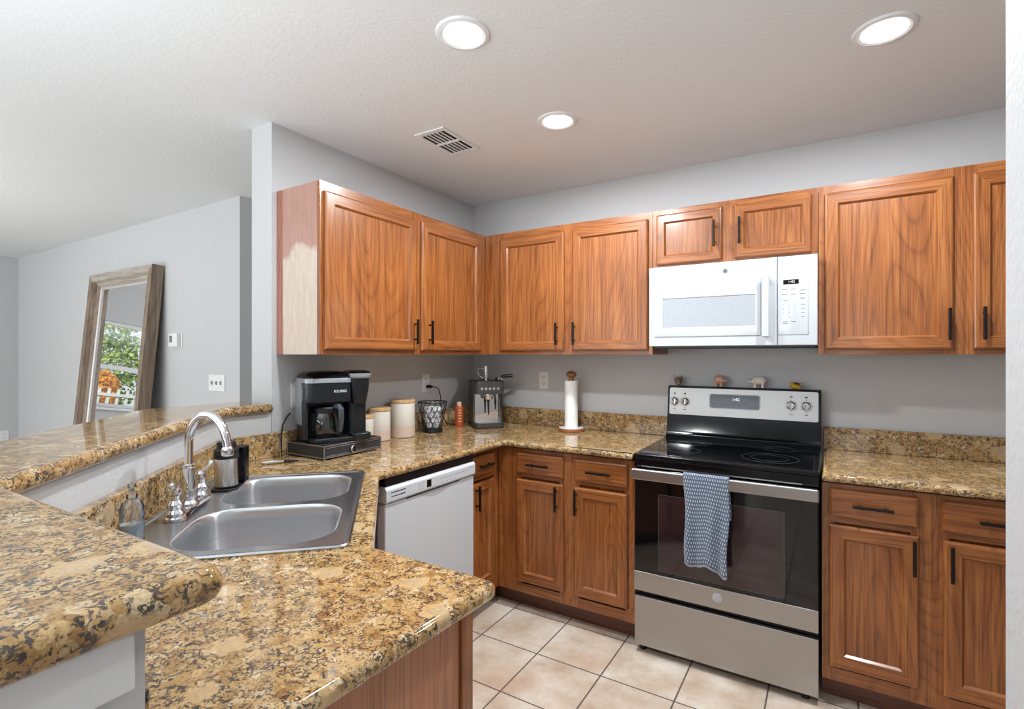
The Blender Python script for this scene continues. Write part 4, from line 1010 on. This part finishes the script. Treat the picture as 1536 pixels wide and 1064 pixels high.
# ------------------------------------------------------------------ leaning mirror
def mirror():
    sl = .09; cosn = 1/math.sqrt(1+sl*sl)
    t = thing('leaning_mirror', 'large floor mirror in a deep grey-brown wood frame leaning on the far wall', 'mirror', (-2.76, -1.24, 0))
    # local: u along x, h along the leaning height, n out of the mirror towards the room
    Ht = 2.058/cosn
    ax = Vector((0, sl*cosn, cosn)); nn = Vector((0, -cosn, sl*cosn)); o = Vector((0, -1.022-sl*2.058-.0, 0.006))
    F = lambda u, n, h: tuple(o+Vector((u, 0, 0))+ax*h+nn*n)
    x0, x1 = -3.325, -2.195; w_ = .085; d_ = .085
    h0, h1 = 0, Ht
    def member(pr, name, horiz):
        # pr: cross section (inset from outer edge, n); mitred ends
        pass
    prof = [(0, 0), (0, d_), (.058, d_), (.070, .050), (.085, .046), (.105, .028), (.105, 0)]
    loops = [[(x0+i, n, h0+i), (x1-i, n, h0+i), (x1-i, n, h1-i), (x0+i, n, h1-i)] for i, n in prof]
    N = len(prof)
    mats = {0: 'greywood_sheen', 1: 'greywood', 2: 'greywood_sheen', 3: 'greywood'}
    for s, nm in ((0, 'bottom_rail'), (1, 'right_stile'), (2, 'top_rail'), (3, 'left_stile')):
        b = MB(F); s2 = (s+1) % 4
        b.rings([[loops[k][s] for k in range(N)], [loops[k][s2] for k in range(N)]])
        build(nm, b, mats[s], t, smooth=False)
    b = MB(F)
    for k in range(4):
        a_, c_ = [(.100, .104)][0]
    b.rings([[(x0+i, n, h0+i), (x1-i, n, h0+i), (x1-i, n, h1-i), (x0+i, n, h1-i)] for i, n in ((.104, .020), (.104, .030), (.110, .034), (.122, .028), (.122, .020))], 0, False, False)
    build('inner_bead', b, plain('silver_white_bead', srgb(206, 204, 200), .3, .4), t, smooth=False)
    build('mirror_glass', MB(F).box(x0+.11, x1-.11, .012, .0215, h0+.11, h1-.11), 'mirror', t, smooth=False)
mirror()

# ------------------------------------------------------------------ garden outside the living-room window
def lcg_leaves(cx, cy, cz, rx, ry, rz, n, size, seed):
    rnd = random.Random(seed); b = MB()
    for _ in range(n):
        while True:
            v = Vector((rnd.uniform(-1, 1), rnd.uniform(-1, 1), rnd.uniform(-1, 1)))
            if .55 < v.length < 1: break
        p = Vector((cx+v.x*rx, cy+v.y*ry, cz+v.z*rz)); a = Vector((rnd.gauss(0, 1), rnd.gauss(0, 1), rnd.gauss(0, 1))).normalized(); c = a.cross(Vector((rnd.gauss(0, 1), rnd.gauss(0, 1), rnd.gauss(0, 1)))).normalized(); s = size*rnd.uniform(.6, 1.2)
        b.add([tuple(p+a*s), tuple(p+c*s*.45), tuple(p-a*s), tuple(p-c*s*.45)], [(0, 1, 2, 3)])
    return b
def leafm(name, c1, c2):
    t_ = NT(name); t_.set(Base_Color=t_.ramp(t_.noise(t_.P(), 7, 3), [(.38, c1), (.62, c2)]), Roughness=.6); return t_.m
struct('ground', MB().box(-16, -5.61, -12, 6, -.12, -.02), plain('lawn_green', srgb(120, 150, 80), .9))
gm_ = leafm('hedge_leaves', srgb(84, 118, 48), srgb(176, 196, 96)); om_ = leafm('orange_leaves', srgb(206, 122, 24), srgb(240, 176, 50))
k = 0
for (yy, xx, hh) in ((-5.7, -11.2, 1.5), (-3.75, -11.0, 1.6), (-1.8, -11.3, 1.7), (.15, -11.1, 1.55), (-7.65, -11.3, 1.6)):
    t = thing('garden_tree', ['leafy green garden tree outside, left part of the mirror view', 'leafy green garden tree outside, middle of the mirror view', 'leafy green garden tree outside, right of the orange shrub', 'leafy green garden tree outside, nearest the house corner', 'leafy green garden tree outside, farthest along the fence'][k], 'tree', (xx, yy, -.02), group='garden trees beyond the fence'); k += 1
    build('trunk', MB().tube([(xx, yy, -.02), (xx+.05, yy, .6), (xx, yy+.05, 1.3)], [.09, .07, .05], 10), plain('bark', srgb(92, 74, 60), .9), t)
    build('foliage', lcg_leaves(xx, yy, hh, .8, .92, 1.35, 3000, .08, k), gm_, t, smooth=False)
t = thing('orange_shrub', 'orange-leaved garden shrub seen low in the mirror behind the fence', 'shrub', (-9.4, -3.5, -.02))
build('stem', MB().tube([(-9.4, -3.5, -.02), (-9.4, -3.48, .9)], .03, 8), plain('stem_bark', srgb(90, 70, 50), .9), t)
build('foliage', lcg_leaves(-9.4, -3.46, 1.02, .35, .27, .50, 1800, .05, 77), om_, t, smooth=False)
t = thing('picket_fence', 'low white garden fence reflected in the mirror', 'fence', (-8.4, -3.5, -.02))
for j in range(40):
    y = -6+j*.14; build('picket', MB().box(-8.41, -8.39, y-.022, y+.022, .02, 1.17), 'white', t)
for z in (.25, 1.04): build('rail', MB().box(-8.39, -8.37, -6.1, -.4, z, z+.05), 'white', t)
